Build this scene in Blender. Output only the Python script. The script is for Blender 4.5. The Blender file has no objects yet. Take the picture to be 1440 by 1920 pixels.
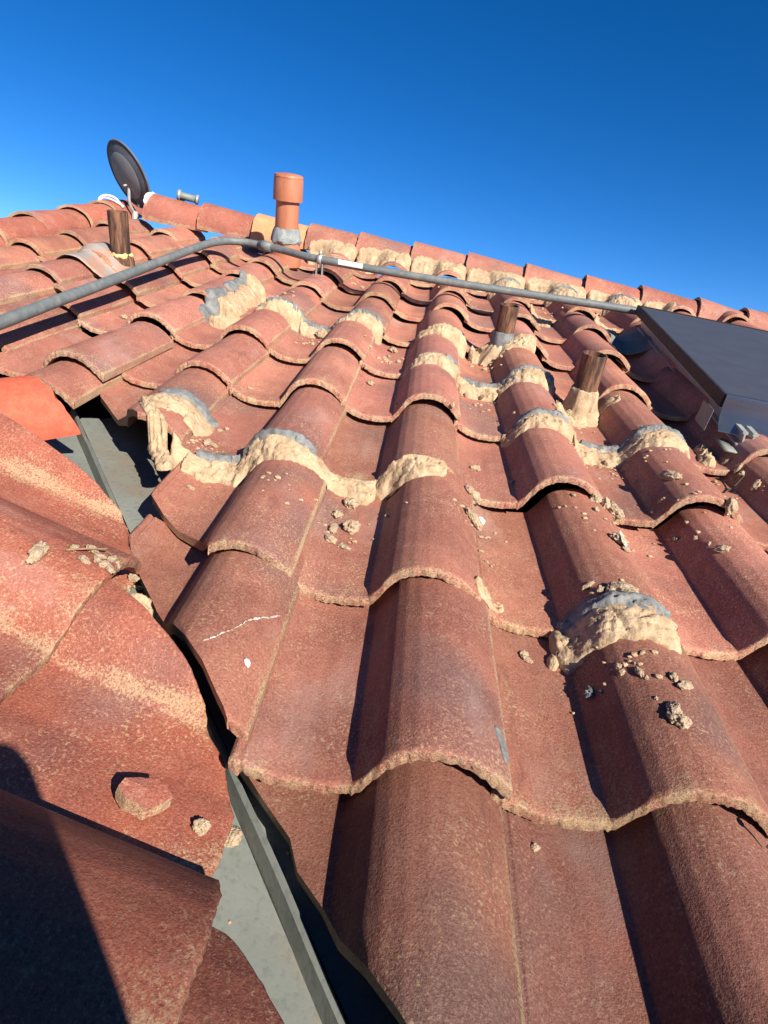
import bpy, bmesh, math, random
from mathutils import Vector, Matrix, Euler, noise as mnoise

# ------------------------------------------------------------------ frame of reference
# Everything is measured in the plane of the main roof slope (x across, y up the slope, z off the
# tiles); ROOF tilts that plane to its real pitch and lifts it to its height above the ground.
PITCH = math.radians(16.0)
ROOF = Matrix.Translation((0, 0, 4.2)) @ Matrix.Rotation(PITCH, 4, 'X')
scene = bpy.context.scene
COL = scene.collection

# ------------------------------------------------------------------ camera
cam_data = bpy.data.cameras.new('camera')
cam = bpy.data.objects.new('camera', cam_data)
COL.objects.link(cam)
CR = ((0.98837583, 0.08921851, 0.12309861),
      (0.15158023, -0.51605119, -0.84303891),
      (-0.01168949, 0.8518986, -0.52357629))
CP = Vector((0.13824221, -0.41710741, 0.64648703))
m = Matrix.Identity(4)
for i in range(3):
    m[i][0], m[i][1], m[i][2], m[i][3] = CR[0][i], -CR[1][i], -CR[2][i], CP[i]
cam.matrix_world = ROOF @ m
cam_data.sensor_fit = 'VERTICAL'
cam_data.sensor_height = 24.0
cam_data.sensor_width = 18.0
cam_data.lens = 24.0 * 1144.48 / 1920.0
cam_data.clip_start = 0.02
cam_data.clip_end = 3000.0
scene.camera = cam

# ------------------------------------------------------------------ sun, sky, exposure
SUN = (ROOF.to_3x3() @ Vector((0.76, -0.80, 1.04))).normalized()
sun_elev = math.asin(SUN.z)
sun_az = math.atan2(SUN.x, SUN.y)
sd = bpy.data.lights.new('sun', 'SUN')
sd.energy = 5.0
sd.angle = math.radians(0.5)
sd.color = (1.0, 0.93, 0.83)
so = bpy.data.objects.new('sun', sd)
so.rotation_euler = SUN.to_track_quat('Z', 'Y').to_euler()
so.location = (0, 0, 30)
COL.objects.link(so)
world = bpy.data.worlds.new('World')
scene.world = world
world.use_nodes = True
wt = world.node_tree
wt.nodes.clear()
sky = wt.nodes.new('ShaderNodeTexSky')
sky.sky_type = 'NISHITA'
sky.sun_disc = False
sky.sun_elevation = sun_elev
sky.sun_rotation = sun_az
sky.altitude = 2500
sky.air_density = 0.7
sky.dust_density = 0.0
sky.ozone_density = 3.5
grade = wt.nodes.new('ShaderNodeHueSaturation')   # the camera's vivid rendering of a clear sky, the same all over
grade.inputs['Saturation'].default_value = 1.3
grade.inputs['Hue'].default_value = 0.505
bg = wt.nodes.new('ShaderNodeBackground')
bg.inputs['Strength'].default_value = 0.083
wo = wt.nodes.new('ShaderNodeOutputWorld')
wt.links.new(sky.outputs[0], grade.inputs['Color'])
wt.links.new(grade.outputs[0], bg.inputs[0])
wt.links.new(bg.outputs[0], wo.inputs[0])
scene.view_settings.view_transform = 'Standard'
scene.view_settings.look = 'None'
scene.view_settings.gamma = 1.0
scene.view_settings.use_curve_mapping = False
scene.view_settings.exposure = 0.94

rng = random.Random(11)


# ------------------------------------------------------------------ helpers
def fbm(p, octv=4, seed=0.0):
    return mnoise.fractal(Vector((p[0] + seed * 13.7, p[1] - seed * 7.1, p[2] + seed * 3.3)), 0.9, 2.1, octv)


class NT:
    """small node-tree writer"""
    def __init__(self, name):
        self.m = bpy.data.materials.new(name)
        self.m.use_nodes = True
        self.t = self.m.node_tree
        self.t.nodes.clear()
        self.out = self.t.nodes.new('ShaderNodeOutputMaterial')
        self.p = self.t.nodes.new('ShaderNodeBsdfPrincipled')
        self.t.links.new(self.p.outputs[0], self.out.inputs[0])
        self._co = None

    def n(self, typ, **kw):
        nd = self.t.nodes.new(typ)
        for k, v in kw.items():
            setattr(nd, k, v)
        return nd

    def link(self, a, b):
        self.t.links.new(a, b)

    def put(self, sock, v):
        if hasattr(v, 'is_output') or hasattr(v, 'links'):
            self.t.links.new(v, sock)
        elif isinstance(v, (tuple, list)) and len(v) == 3 and sock.type == 'RGBA':
            sock.default_value = (v[0], v[1], v[2], 1)
        else:
            sock.default_value = v

    def math(self, op, a, b=0.0, clamp=False):
        nd = self.n('ShaderNodeMath', operation=op)
        nd.use_clamp = clamp
        self.put(nd.inputs[0], a)
        self.put(nd.inputs[1], b)
        return nd.outputs[0]

    def co(self):
        """object coordinates shifted per object, so copies of one mesh differ"""
        if self._co is None:
            tc = self.n('ShaderNodeTexCoord')
            oi = self.n('ShaderNodeObjectInfo')
            mul = self.n('ShaderNodeVectorMath', operation='SCALE')
            mul.inputs[0].default_value = (37.0, 91.0, 53.0)
            self.link(oi.outputs['Random'], mul.inputs['Scale'])
            add = self.n('ShaderNodeVectorMath', operation='ADD')
            self.link(tc.outputs['Object'], add.inputs[0])
            self.link(mul.outputs[0], add.inputs[1])
            self._co = add.outputs[0]
            self.rand = oi.outputs['Random']
        return self._co

    def noise(self, scale, detail=3.0, rough=0.55, stretch=None):
        nd = self.n('ShaderNodeTexNoise')
        nd.inputs['Scale'].default_value = scale
        nd.inputs['Detail'].default_value = detail
        nd.inputs['Roughness'].default_value = rough
        v = self.co()
        if stretch:
            mp = self.n('ShaderNodeMapping')
            mp.inputs['Scale'].default_value = stretch
            self.link(v, mp.inputs['Vector'])
            v = mp.outputs[0]
        self.link(v, nd.inputs['Vector'])
        return nd.outputs['Fac']

    def ramp(self, fac, lo, hi):
        nd = self.n('ShaderNodeMapRange')
        nd.interpolation_type = 'SMOOTHSTEP'
        self.put(nd.inputs['Value'], fac)
        nd.inputs['From Min'].default_value = lo
        nd.inputs['From Max'].default_value = hi
        return nd.outputs[0]

    def mix(self, fac, a, b):
        nd = self.n('ShaderNodeMix', data_type='RGBA')
        self.put(nd.inputs[0], fac)
        self.put(nd.inputs[6], a)
        self.put(nd.inputs[7], b)
        return nd.outputs[2]

    def attr(self, name):
        nd = self.n('ShaderNodeAttribute')
        nd.attribute_name = name
        return nd.outputs['Fac']

    def bump(self, h, strength, dist, base=None):
        nd = self.n('ShaderNodeBump')
        nd.inputs['Strength'].default_value = strength
        nd.inputs['Distance'].default_value = dist
        self.link(h, nd.inputs['Height'])
        if base is not None:
            self.link(base, nd.inputs['Normal'])
        return nd.outputs[0]

    def fin(self, color, rough=0.8, metal=0.0, normal=None, spec=0.3):
        self.put(self.p.inputs['Base Color'], color)
        self.put(self.p.inputs['Roughness'], rough)
        self.put(self.p.inputs['Metallic'], metal)
        self.p.inputs['Specular IOR Level'].default_value = spec
        if normal is not None:
            self.link(normal, self.p.inputs['Normal'])
        return self.m


def tile_material(name, dark, mid, lite, sand=(0.54, 0.38, 0.225), burn=0.55):
    t = NT(name)
    t.co()
    big = t.noise(5.0, 3, 0.6)
    midn = t.noise(38.0, 4, 0.65)
    streak = t.noise(30.0, 3, 0.6, (1.0, 0.28, 1.0))
    fine = t.noise(640.0, 2, 0.6)
    grain = t.noise(310.0, 3, 0.7)
    c = t.mix(t.ramp(big, 0.30, 0.70), dark, mid)
    c = t.mix(t.math('MULTIPLY', t.ramp(midn, 0.45, 0.75), 0.28), c, lite)
    # purple-grey kiln smudges, different on every tile
    bn = t.noise(3.4, 2, 0.5)
    bm = t.math('MULTIPLY', t.ramp(bn, 0.52, 0.70), burn)
    c = t.mix(bm, c, (0.125, 0.090, 0.090))
    # dark and pale mineral grains, 1 to 3 mm across
    c = t.mix(t.math('MULTIPLY', t.ramp(grain, 0.51, 0.66), 0.42), c, lite)
    c = t.mix(t.math('MULTIPLY', t.ramp(grain, 0.47, 0.34), 0.50), c, tuple(v * 0.42 for v in dark))
    c = t.mix(t.math('MULTIPLY', t.ramp(fine, 0.42, 0.28), 0.5), c, tuple(v * 0.35 for v in dark))
    c = t.mix(t.math('MULTIPLY', t.ramp(fine, 0.62, 0.72), 0.65), c, (0.50, 0.36, 0.27))
    # sparse pale flecks in drifts
    fl = t.noise(240.0, 3, 0.6)
    flm = t.math('MULTIPLY', t.ramp(fl, 0.545, 0.66), t.ramp(t.noise(9.0, 3, 0.6), 0.38, 0.66))
    c = t.mix(t.math('MULTIPLY', t.ramp(t.noise(5.5, 4, 0.65, (1.0, 0.55, 1.0)), 0.56, 0.74), 0.38), c, (0.40, 0.285, 0.25))   # pale lime bloom
    c = t.mix(t.math('MULTIPLY', t.ramp(t.noise(13.0, 4, 0.7, (1.0, 0.4, 1.0)), 0.60, 0.74), 0.5), c, tuple(v * 0.55 for v in dark))   # dark run-off stains
    c = t.mix(t.math('MULTIPLY', flm, 0.68), c, tuple(v * 1.05 for v in sand))
    # worn pigment: sand shows on noses, seams and flanks, and in thin scuffs
    w = t.attr('wear')
    s = t.math('ADD', w, t.math('MULTIPLY', t.math('SUBTRACT', grain, 0.5), 1.25))
    s = t.math('ADD', s, t.math('MULTIPLY', t.math('SUBTRACT', streak, 0.5), 1.1))
    sm = t.ramp(s, 0.50, 0.78)
    sc = t.mix(t.ramp(fine, 0.35, 0.7), tuple(v * 0.55 for v in sand), sand)
    c = t.mix(t.math('MULTIPLY', sm, 0.85), c, sc)
    # per tile brightness
    hv = t.n('ShaderNodeHueSaturation')
    t.put(hv.inputs['Value'], t.math('ADD', t.math('MULTIPLY', t.rand, 0.26), 0.87))
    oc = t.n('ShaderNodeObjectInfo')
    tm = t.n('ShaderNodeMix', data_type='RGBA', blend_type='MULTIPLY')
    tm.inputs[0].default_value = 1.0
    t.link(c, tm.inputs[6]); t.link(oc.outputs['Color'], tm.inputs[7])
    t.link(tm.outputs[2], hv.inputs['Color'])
    h = t.math('ADD', t.math('MULTIPLY', fine, 0.5), grain)
    nb = t.bump(h, 0.60, 0.0020)
    nb = t.bump(midn, 0.18, 0.004, nb)
    return t.fin(hv.outputs[0], 0.72, 0.0, nb, 0.35)


def plain_noise_material(name, a, b, scale=30.0, rough=0.8, metal=0.0, bs=0.3, bd=0.003, spec=0.3, fine=300.0, stretch=None, c3=None):
    t = NT(name)
    t.co()
    n1 = t.noise(scale, 4, 0.6, stretch)
    n2 = t.noise(fine, 3, 0.6)
    c = t.mix(t.ramp(n1, 0.35, 0.68), a, b)
    if c3:
        c = t.mix(t.ramp(t.noise(scale * 0.45, 3, 0.6, stretch), 0.52, 0.66), c, c3)
    c = t.mix(t.math('MULTIPLY', t.ramp(n2, 0.5, 0.3), 0.35), c, tuple(v * 0.5 for v in a))
    h = t.math('ADD', n1, t.math('MULTIPLY', n2, 0.5))
    return t.fin(c, rough, metal, t.bump(h, bs, bd), spec)


M = {}
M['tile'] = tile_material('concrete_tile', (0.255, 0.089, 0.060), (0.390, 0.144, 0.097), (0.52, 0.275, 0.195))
M['tile_left'] = tile_material('concrete_tile_left', (0.215, 0.062, 0.038), (0.320, 0.094, 0.055), (0.42, 0.175, 0.112), sand=(0.46, 0.32, 0.185), burn=0.7)
M['tile_rake'] = tile_material('concrete_tile_rake', (0.26, 0.072, 0.047), (0.37, 0.110, 0.070), (0.47, 0.21, 0.14), burn=0.2)
M['tile_orange'] = plain_noise_material('orange_clay', (0.46, 0.085, 0.045), (0.56, 0.115, 0.06), 60, 0.75, bs=0.25, bd=0.002)
M['terracotta'] = plain_noise_material('pale_terracotta', (0.55, 0.24, 0.11), (0.62, 0.30, 0.15), 20, 0.8, bs=0.2)
M['mortar'] = plain_noise_material('beige_mortar', (0.36, 0.247, 0.145), (0.50, 0.363, 0.226), 26, 0.95, bs=0.7, bd=0.006, fine=190)
M['cement'] = plain_noise_material('grey_cement', (0.125, 0.128, 0.124), (0.225, 0.226, 0.216), 30, 0.9, bs=0.6, bd=0.006, fine=140)
M['chimney_clay'] = plain_noise_material('painted_pipe', (0.36, 0.125, 0.065), (0.50, 0.19, 0.10), 14, 0.5, bs=0.1, spec=0.5, stretch=(1, 1, 0.2), c3=(0.28, 0.12, 0.075))
M['rust'] = plain_noise_material('rusted_pipe', (0.05, 0.028, 0.02), (0.25, 0.12, 0.066), 70, 0.85, bs=0.5, stretch=(1, 1, 0.15), c3=(0.035, 0.027, 0.025))
M['galv'] = plain_noise_material('dull_galvanised_sheet', (0.175, 0.188, 0.168), (0.215, 0.226, 0.200), 6, 0.6, 0.15, bs=0.22, bd=0.004, fine=90, c3=(0.20, 0.175, 0.135))
M['rust_sheet'] = plain_noise_material('streaked_sheet', (0.33, 0.29, 0.26), (0.42, 0.24, 0.16), 14, 0.6, 0.2, bs=0.1, stretch=(1, 0.3, 1), c3=(0.40, 0.37, 0.34))
M['conduit'] = plain_noise_material('grey_conduit', (0.115, 0.13, 0.128), (0.155, 0.168, 0.162), 40, 0.55, 0.0, bs=0.08, spec=0.4, c3=(0.18, 0.185, 0.17))
M['zinc'] = plain_noise_material('zinc', (0.36, 0.36, 0.34), (0.44, 0.44, 0.41), 40, 0.5, 0.4, bs=0.05)
M['alu'] = plain_noise_material('aluminium', (0.24, 0.28, 0.32), (0.30, 0.34, 0.38), 25, 0.42, 0.75, bs=0.04, stretch=(0.1, 1, 1))
M['panel_frame'] = plain_noise_material('dark_frame', (0.016, 0.016, 0.017), (0.026, 0.025, 0.026), 40, 0.6, 0.0, bs=0.05)
M['dish'] = plain_noise_material('dish_grey', (0.085, 0.098, 0.118), (0.115, 0.13, 0.15), 18, 0.7, bs=0.06)
M['white'] = plain_noise_material('white_plastic', (0.66, 0.66, 0.64), (0.74, 0.74, 0.72), 40, 0.5, bs=0.05)
M['deck'] = plain_noise_material('bitumen_underlay', (0.018, 0.017, 0.016), (0.04, 0.035, 0.03), 12, 0.95, bs=0.4)
M['ground'] = plain_noise_material('dry_ground', (0.20, 0.16, 0.11), (0.30, 0.25, 0.17), 0.3, 0.95, bs=0.2, fine=4)
M['foam'] = plain_noise_material('yellow_sealant', (0.62, 0.46, 0.17), (0.70, 0.56, 0.26), 60, 0.8, bs=0.4)
M['dark_grout'] = plain_noise_material('dirty_rib', (0.20, 0.13, 0.07), (0.30, 0.21, 0.12), 60, 0.9)
M['cement_pale'] = plain_noise_material('pale_cement', (0.20, 0.215, 0.21), (0.30, 0.315, 0.30), 30, 0.9, bs=0.5, bd=0.005, fine=140)
M['dish_back'] = plain_noise_material('dish_inner', (0.17, 0.20, 0.215), (0.21, 0.235, 0.245), 18, 0.75, bs=0.06)
M['cloth'] = plain_noise_material('dark_cloth', (0.03, 0.035, 0.05), (0.05, 0.055, 0.07), 40, 0.95)


def solar_material():
    t = NT('solar_glass')
    t.co()
    tc = t.n('ShaderNodeTexCoord')
    sx = t.n('ShaderNodeSeparateXYZ')
    t.link(tc.outputs['Object'], sx.inputs[0])
    fy = t.math('FRACT', t.math('MULTIPLY', sx.outputs[1], 62.0))
    line = t.ramp(t.math('ABSOLUTE', t.math('SUBTRACT', fy, 0.5)), 0.40, 0.47)
    dust = t.noise(12, 4, 0.6)
    c = t.mix(t.math('MULTIPLY', line, 0.35), (0.036, 0.038, 0.046), (0.075, 0.078, 0.09))
    c = t.mix(t.math('ADD', t.math('MULTIPLY', t.ramp(dust, 0.3, 0.7), 0.06), 0.10), c, (0.16, 0.16, 0.17))
    return t.fin(c, 0.42, 0.0, None, 0.4)


M['solar'] = solar_material()


# objects -----------------------------------------------------------------------------------
def add(name, mesh, mat=None, parent=None):
    o = bpy.data.objects.new(name, mesh)
    COL.objects.link(o)
    if mat is not None and mesh is not None and len(mesh.materials) == 0:
        mesh.materials.append(M[mat])
    if parent is not None:
        o.parent = parent
    return o


def empty(name, loc=(0, 0, 0), rot=None):
    o = bpy.data.objects.new(name, None)
    o.empty_display_size = 0.1
    COL.objects.link(o)
    place(o, loc, rot)
    return o


def place(o, loc, rot=None):
    """put a top-level object at a spot of the roof frame"""
    r = rot if rot is not None else Matrix.Identity(3)
    o.matrix_world = ROOF @ Matrix.Translation(loc) @ r.to_4x4()


def tag(o, label=None, cat=None, group=None, kind=None):
    if label: o['label'] = label
    if cat: o['category'] = cat
    if group: o['group'] = group
    if kind: o['kind'] = kind
    return o


def mesh_from(name, verts, faces, smooth=True, attr=None):
    me = bpy.data.meshes.new(name)
    me.from_pydata([tuple(v) for v in verts], [], faces)
    if smooth:
        me.polygons.foreach_set('use_smooth', [True] * len(me.polygons))
    if attr is not None:
        a = me.attributes.new('wear', 'FLOAT', 'POINT')
        a.data.foreach_set('value', attr)
    me.update()
    return me


# ------------------------------------------------------------------ the S-shaped roof tile
PROF = [(-0.006, 0.024), (-0.002, 0.027), (0.002, 0.0265), (0.0045, 0.0215), (0.0075, 0.0215), (0.0095, 0.0225), (0.0125, 0.0200), (0.022, 0.0150), (0.034, 0.0085), (0.050, 0.0035),
        (0.072, 0.0), (0.100, 0.0005), (0.122, 0.003), (0.134, 0.006), (0.1365, 0.009), (0.146, 0.023), (0.153, 0.034),
        (0.157, 0.043), (0.166, 0.0565), (0.180, 0.069), (0.200, 0.078), (0.222, 0.081), (0.244, 0.0785), (0.264, 0.072),
        (0.282, 0.061), (0.297, 0.048), (0.306, 0.0385), (0.3105, 0.0335)]
PROF_B = [(-0.040, 0.007), (-0.010, 0.006), (0.020, 0.005), (0.050, 0.003)] + [p for p in PROF if p[0] > 0.055]
EXPO = 0.3612
TLEN = 0.415
THICK = 0.0145
STEP = 0.027
TILE_W = 0.30


def prof_z(x, scale=1.0):
    x = x / scale
    P = PROF if scale == 1.0 else PROF_B
    if x <= P[0][0]: return P[0][1]
    for (xa, za), (xb, zb) in zip(P, P[1:]):
        if x <= xb:
            return za + (zb - za) * (x - xa) / (xb - xa)
    return PROF[-1][1]


def wear_of(x, y, sc, flank=0.42):
    x = x / sc
    w = 0.12
    w = max(w, 0.52 - y / 0.11 * 0.40)                           # nose band
    if x > 0.250: w = max(w, 0.16 + (x - 0.250) / 0.05 * 0.20)   # overlapping edge of the barrel
    if x > 0.3065: w = max(w, 0.66)
    if flank > 0.5:                                              # worn flank of the barrel
        w = max(w, flank * max(0.0, 1 - abs(x - 0.140) / 0.030) ** 0.5)
    elif 0.136 < x < 0.158: w = max(w, flank)
    if x < 0.05 and flank < 0.5: w = max(w, 0.30)
    return w


def tile_mesh(seed, nx=46, ny=15, sc=1.0, ylen=TLEN, step=STEP, expo=EXPO, xlo=None, ylo=None, jag=0.0022, base_z=0.008, flank=0.42):
    """one interlocking S tile: nose edge at y=0, head at y=ylen. xlo(y) / ylo(x) cut it along a valley"""
    P = PROF if sc == 1.0 else PROF_B
    base = [P[0][0] + (P[-1][0] - P[0][0]) * i / (nx - 1) for i in range(nx)]
    if nx > 30:
        keep = sorted(set([round(b, 4) for b in base] + [-0.002, 0.002, 0.0045, 0.0075, 0.0095, 0.0125, 0.022, 0.134, 0.1365, 0.153, 0.157]))
    else:
        keep = base
    xs = [b * sc for b in keep]
    if ylo is not None: xs = [x for x in xs if ylo(x) < ylen - 0.035]
    nx = len(xs)
    t0 = (0.0, 0.006, 0.022) + tuple((0.05 + (1 - 0.05) * i / (ny - 4)) for i in range(ny - 3))
    rows = []
    ystart = 0.0
    if xlo is not None:
        while ystart < ylen - 0.05 and xlo(ystart) > xs[-1] - 0.022: ystart += 0.004
    for j in range(ny):
        row = []
        for i in range(nx):
            if ylo is not None:
                a = max(0.0, ylo(xs[i]))
                a = min(a, ylen - 0.01)
                y = a + (ylen - a) * t0[j]
                x = xs[i]
            else:
                y = ystart + (ylen - ystart) * t0[j]
                x = xs[i]
                if xlo is not None:
                    lo = min(max(xlo(y), xs[0]), xs[-1] - 0.004)
                    x = max(xs[i], lo)
            row.append((x, y))
        rows.append(row)
    verts, wear, faces = [], [], []

    def top_at(x, y, j):
        z = prof_z(x, sc) + base_z - step * y / expo
        z += 0.0012 * fbm((x * 14, y * 9, 0), 3, seed)
        if j == 0: z -= 0.0022
        return z

    def jit(x, k):
        return jag * (1.25 * fbm((x * 190, k * 1.7, seed), 3, seed) + 0.8 * fbm((x * 24, 3.1, seed), 3, seed))
    for j in range(ny):
        for i in range(nx):
            x, y = rows[j][i]
            z = top_at(x, y, j)
            yy = y
            if j == 0: yy = y + jit(x, 0) + 0.0012
            elif j == 1: yy = y + jit(x, 0) * 0.6
            verts.append((x, yy, z))
            wear.append(wear_of(x, y, sc, flank) + (0.15 if j == 0 else 0))
    top = lambda j, i: j * nx + i
    for j in range(ny - 1):
        for i in range(nx - 1):
            if xlo is not None and rows[j][i][0] == rows[j][i + 1][0] and rows[j + 1][i][0] == rows[j + 1][i + 1][0]: continue
            faces.append((top(j, i), top(j, i + 1), top(j + 1, i + 1), top(j + 1, i)))
    # underside
    nb = len(verts)
    for j in range(ny):
        for i in range(nx):
            x, y = rows[j][i]
            e = 0.002
            sl = (prof_z(x + e, sc) - prof_z(x - e, sc)) / (2 * e)
            nl = math.sqrt(1 + sl * sl)
            z = top_at(x, y, 1) - THICK * min(nl, 1.45)
            verts.append((x, y + (jit(x, 2) if j == 0 else 0), z))
            wear.append(0.55)
    bot = lambda j, i: nb + j * nx + i
    for j in range(ny - 1):
        for i in range(nx - 1):
            if xlo is not None and rows[j][i][0] == rows[j][i + 1][0] and rows[j + 1][i][0] == rows[j + 1][i + 1][0]: continue
            faces.append((bot(j, i), bot(j + 1, i), bot(j + 1, i + 1), bot(j, i + 1)))

    def side(loop_top, loop_bot, w, layers=3, outy=0.0):
        """rough broken band between a top and a bottom edge, with its own vertices so that the edge is crisp"""
        idx = []
        for k in range(layers + 1):
            f = k / layers
            line = []
            for a, b in zip(loop_top, loop_bot):
                p = Vector(verts[a]).lerp(Vector(verts[b]), f)
                if 0 < k < layers:
                    g = 0.0016 * fbm((p.x * 260, p.y * 260, p.z * 260), 2, seed + 5)
                    p.y += g - outy
                    p.x += g * 0.5
                line.append(len(verts))
                verts.append(tuple(p))
                wear.append(w)
            idx.append(line)
        for k in range(layers):
            for i in range(len(loop_top) - 1):
                faces.append((idx[k][i], idx[k + 1][i], idx[k + 1][i + 1], idx[k][i + 1]))
    lay = 3 if nx > 30 else 1
    side([top(0, i) for i in range(nx)], [bot(0, i) for i in range(nx)], 0.66, lay, 0.0006)
    side([top(j, nx - 1) for j in range(ny)], [bot(j, nx - 1) for j in range(ny)], 0.7, lay)
    side([top(j, 0) for j in range(ny - 1, -1, -1)], [bot(j, 0) for j in range(ny - 1, -1, -1)], 0.7, lay)
    side([top(ny - 1, i) for i in range(nx - 1, -1, -1)], [bot(ny - 1, i) for i in range(nx - 1, -1, -1)], 0.5, 1)
    me = mesh_from('roof_tile', verts, faces, True, wear)
    return me


def poly_fn(pts):
    pts = sorted(pts)

    def f(x):
        if x <= pts[0][0]:
            (a, b), (c, d) = pts[0], pts[1]
        elif x >= pts[-1][0]:
            (a, b), (c, d) = pts[-2], pts[-1]
        else:
            for (a, b), (c, d) in zip(pts, pts[1:]):
                if x <= c: break
        return b + (d - b) * (x - a) / (c - a)
    return f


# ------------------------------------------------------------------ main slope
ROWOFF = {1: (0.011, 0.010), 2: (-0.004, -0.020), 3: (-0.031, 0.0), 4: (-0.027, 0.0), 5: (-0.022, -0.004), 6: (0.009, 0.003),
          7: (0.026, 0.018), 8: (0.045, -0.010), 9: (0.03, 0.02), 10: (0.01, 0.0), 0: (0.012, 0.0), -1: (0.0, 0.0)}
CUT = {-2: [(-1.2, 0.95), (-0.70, 0.57)],
       -1: [(-0.80, 0.645), (-0.40, 0.335), (-0.30, 0.265)],
       0: [(-0.40, 0.335), (-0.214, 0.202), (-0.185, 0.178), (-0.143, 0.152), (-0.109, 0.128), (-0.054, 0.083), (-0.012, 0.049), (0.01, 0.025), (0.06, -0.02)],
       1: [(0.0, 0.006), (0.023, -0.004), (0.058, -0.03), (0.107, -0.063), (0.145, -0.1), (0.285, -0.203), (0.363, -0.26), (0.413, -0.297), (0.47, -0.33)],
       2: [(0.26, -0.061), (0.279, -0.087), (0.347, -0.134), (0.40, -0.155), (0.448, -0.188), (0.473, -0.237), (0.524, -0.29), (0.562, -0.32), (0.75, -0.40)],
       3: [(0.684, -0.353), (0.71, -0.41), (0.76, -0.45), (0.887, -0.55), (0.965, -0.62), (1.1, -0.66)],
       4: [(0.86, -1.10), (0.93, -1.15), (1.2, -1.30)],
       5: [(1.2, -1.40), (1.7, -1.60)]}
SPECIAL = {(4, -2): (0.0, -0.085, -2.0, 0.012), (3, -1): (0.0, 0.0, 1.5, 0.004), (2, 2): (0.01, -0.005, 0.6, 0.0)}
ROLL = {(1, 1): 2.0, (1, 2): 2.0, (2, 1): 1.7, (3, 2): 1.6, (3, 3): 1.6, (4, 1): 1.4, (5, 0): 1.5}
RAKE_U = -1.80

roof = empty('main_roof')
tag(roof, 'wide red concrete tile roof slope rising to the ridge, patched with beige mortar', 'roof', kind='structure')
NEAR = [tile_mesh(s, nx=100) for s in range(7)]
FAR = [tile_mesh(20 + s, nx=27, ny=8) for s in range(5)]
TILES, TPOS = {}, {}


def tile_pos(r, c):
    du, dv = ROWOFF.get(r, (0, 0))
    return TILE_W * (c - 1) + du - 0.004, EXPO * (r - 1) + dv


for r in range(-2, 11):
    for c in range(-5, 9):
        u0, v0 = tile_pos(r, c)
        if v0 > 3.20: continue
        lr = random.Random(r * 100 + c)
        ju, jv, ja, jz = lr.uniform(-.004, .004), lr.uniform(-.010, .010), lr.uniform(-.7, .7), lr.uniform(0, .004)
        if (r, c) in SPECIAL:
            ju, jv, ja, jz = SPECIAL[(r, c)]
        me = None
        if r in CUT:
            g = poly_fn([(0.6, -0.4), (0.846, -0.60), (0.858, -0.80), (1.1, -0.93)] if (r, c) == (3, -2) else CUT[r])
            ends = [g(v0 + y) for y in (0.0, TLEN * 0.5, TLEN)]
            if min(ends) > u0 + 0.19: continue
            if max(ends) > u0:
                sd_ = (r * 31 + c * 17) % 97
                me = tile_mesh(sd_, nx=100, xlo=lambda y, g=g, u0=u0, v0=v0, s=sd_: g(v0 + y) - u0 + 0.010 * fbm((y * 22, 0, 0), 4, s), ylen=0.49 if (r, c) == (1, 0) else TLEN)
        if me is None:
            me = rng.choice(NEAR) if r <= 5 else rng.choice(FAR)
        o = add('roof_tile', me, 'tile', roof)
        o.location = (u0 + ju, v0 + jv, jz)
        o.rotation_euler = (math.radians(lr.uniform(-.35, .35)), math.radians(lr.uniform(-.4, .4)), math.radians(ja))
        w_ = lr.uniform(0.90, 1.08) * (0.55 if r <= 0 else 0.80 if r == 1 else 1.0 if r <= 3 else 1.06)  # near rows browner tiles; far rows lightened, their reflected sheen painted into the colour
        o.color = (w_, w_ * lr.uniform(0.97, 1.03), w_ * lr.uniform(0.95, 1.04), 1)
        if (r, c) in ROLL: o.rotation_euler.y = math.radians(-ROLL[(r, c)])
        TILES[(r, c)] = o
        TPOS[(r, c)] = (u0 + ju, v0 + jv, jz, math.tan(-o.rotation_euler.y), math.tan(o.rotation_euler.x))

# ------------------------------------------------------------------ left slope across the valley
sb = math.atan(math.sin(PITCH) * 4 / 3)
B_UP = Vector((-math.cos(sb), math.sin(sb) * math.sin(PITCH), math.sin(sb) * math.cos(PITCH)))
B_ST = Vector((0, math.cos(PITCH), -math.sin(PITCH)))
B_N = B_ST.cross(B_UP).normalized()
B_O = Vector((-0.007, 0.032, -0.03))
BR = Matrix((B_ST, B_UP, B_N)).transposed()
roof_b = empty('left_roof', B_O, BR)
tag(roof_b, 'nearer left roof slope of worn red tiles falling towards the metal valley', 'roof', kind='structure')
BCUTS = {-2: [(-0.75, -0.60), (-0.45, -0.26)], -1: [(-0.45, -0.26), (-0.30, -0.098), (-0.274, -0.073), (-0.253, -0.049), (-0.245, -0.01), (-0.20, 0.12)],
         0: [(-0.50, -0.22), (-0.234, -0.03), (-0.111, -0.028), (-0.055, -0.003), (-0.022, 0.014), (0.024, 0.06), (0.049, 0.114), (0.07, 0.161), (0.091, 0.201), (0.12, 0.27)],
         1: [(0.0, 0.1), (0.20, 0.24), (0.287, 0.271), (0.39, 0.341), (0.411, 0.373), (0.43, 0.45), (0.46, 0.60)],
         2: [(0.2, 0.45), (0.40, 0.53), (0.45, 0.62), (0.5, 0.8)]}
B_SC, B_PITCH, B_EXPO = 1.29, 0.388, 0.275
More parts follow.
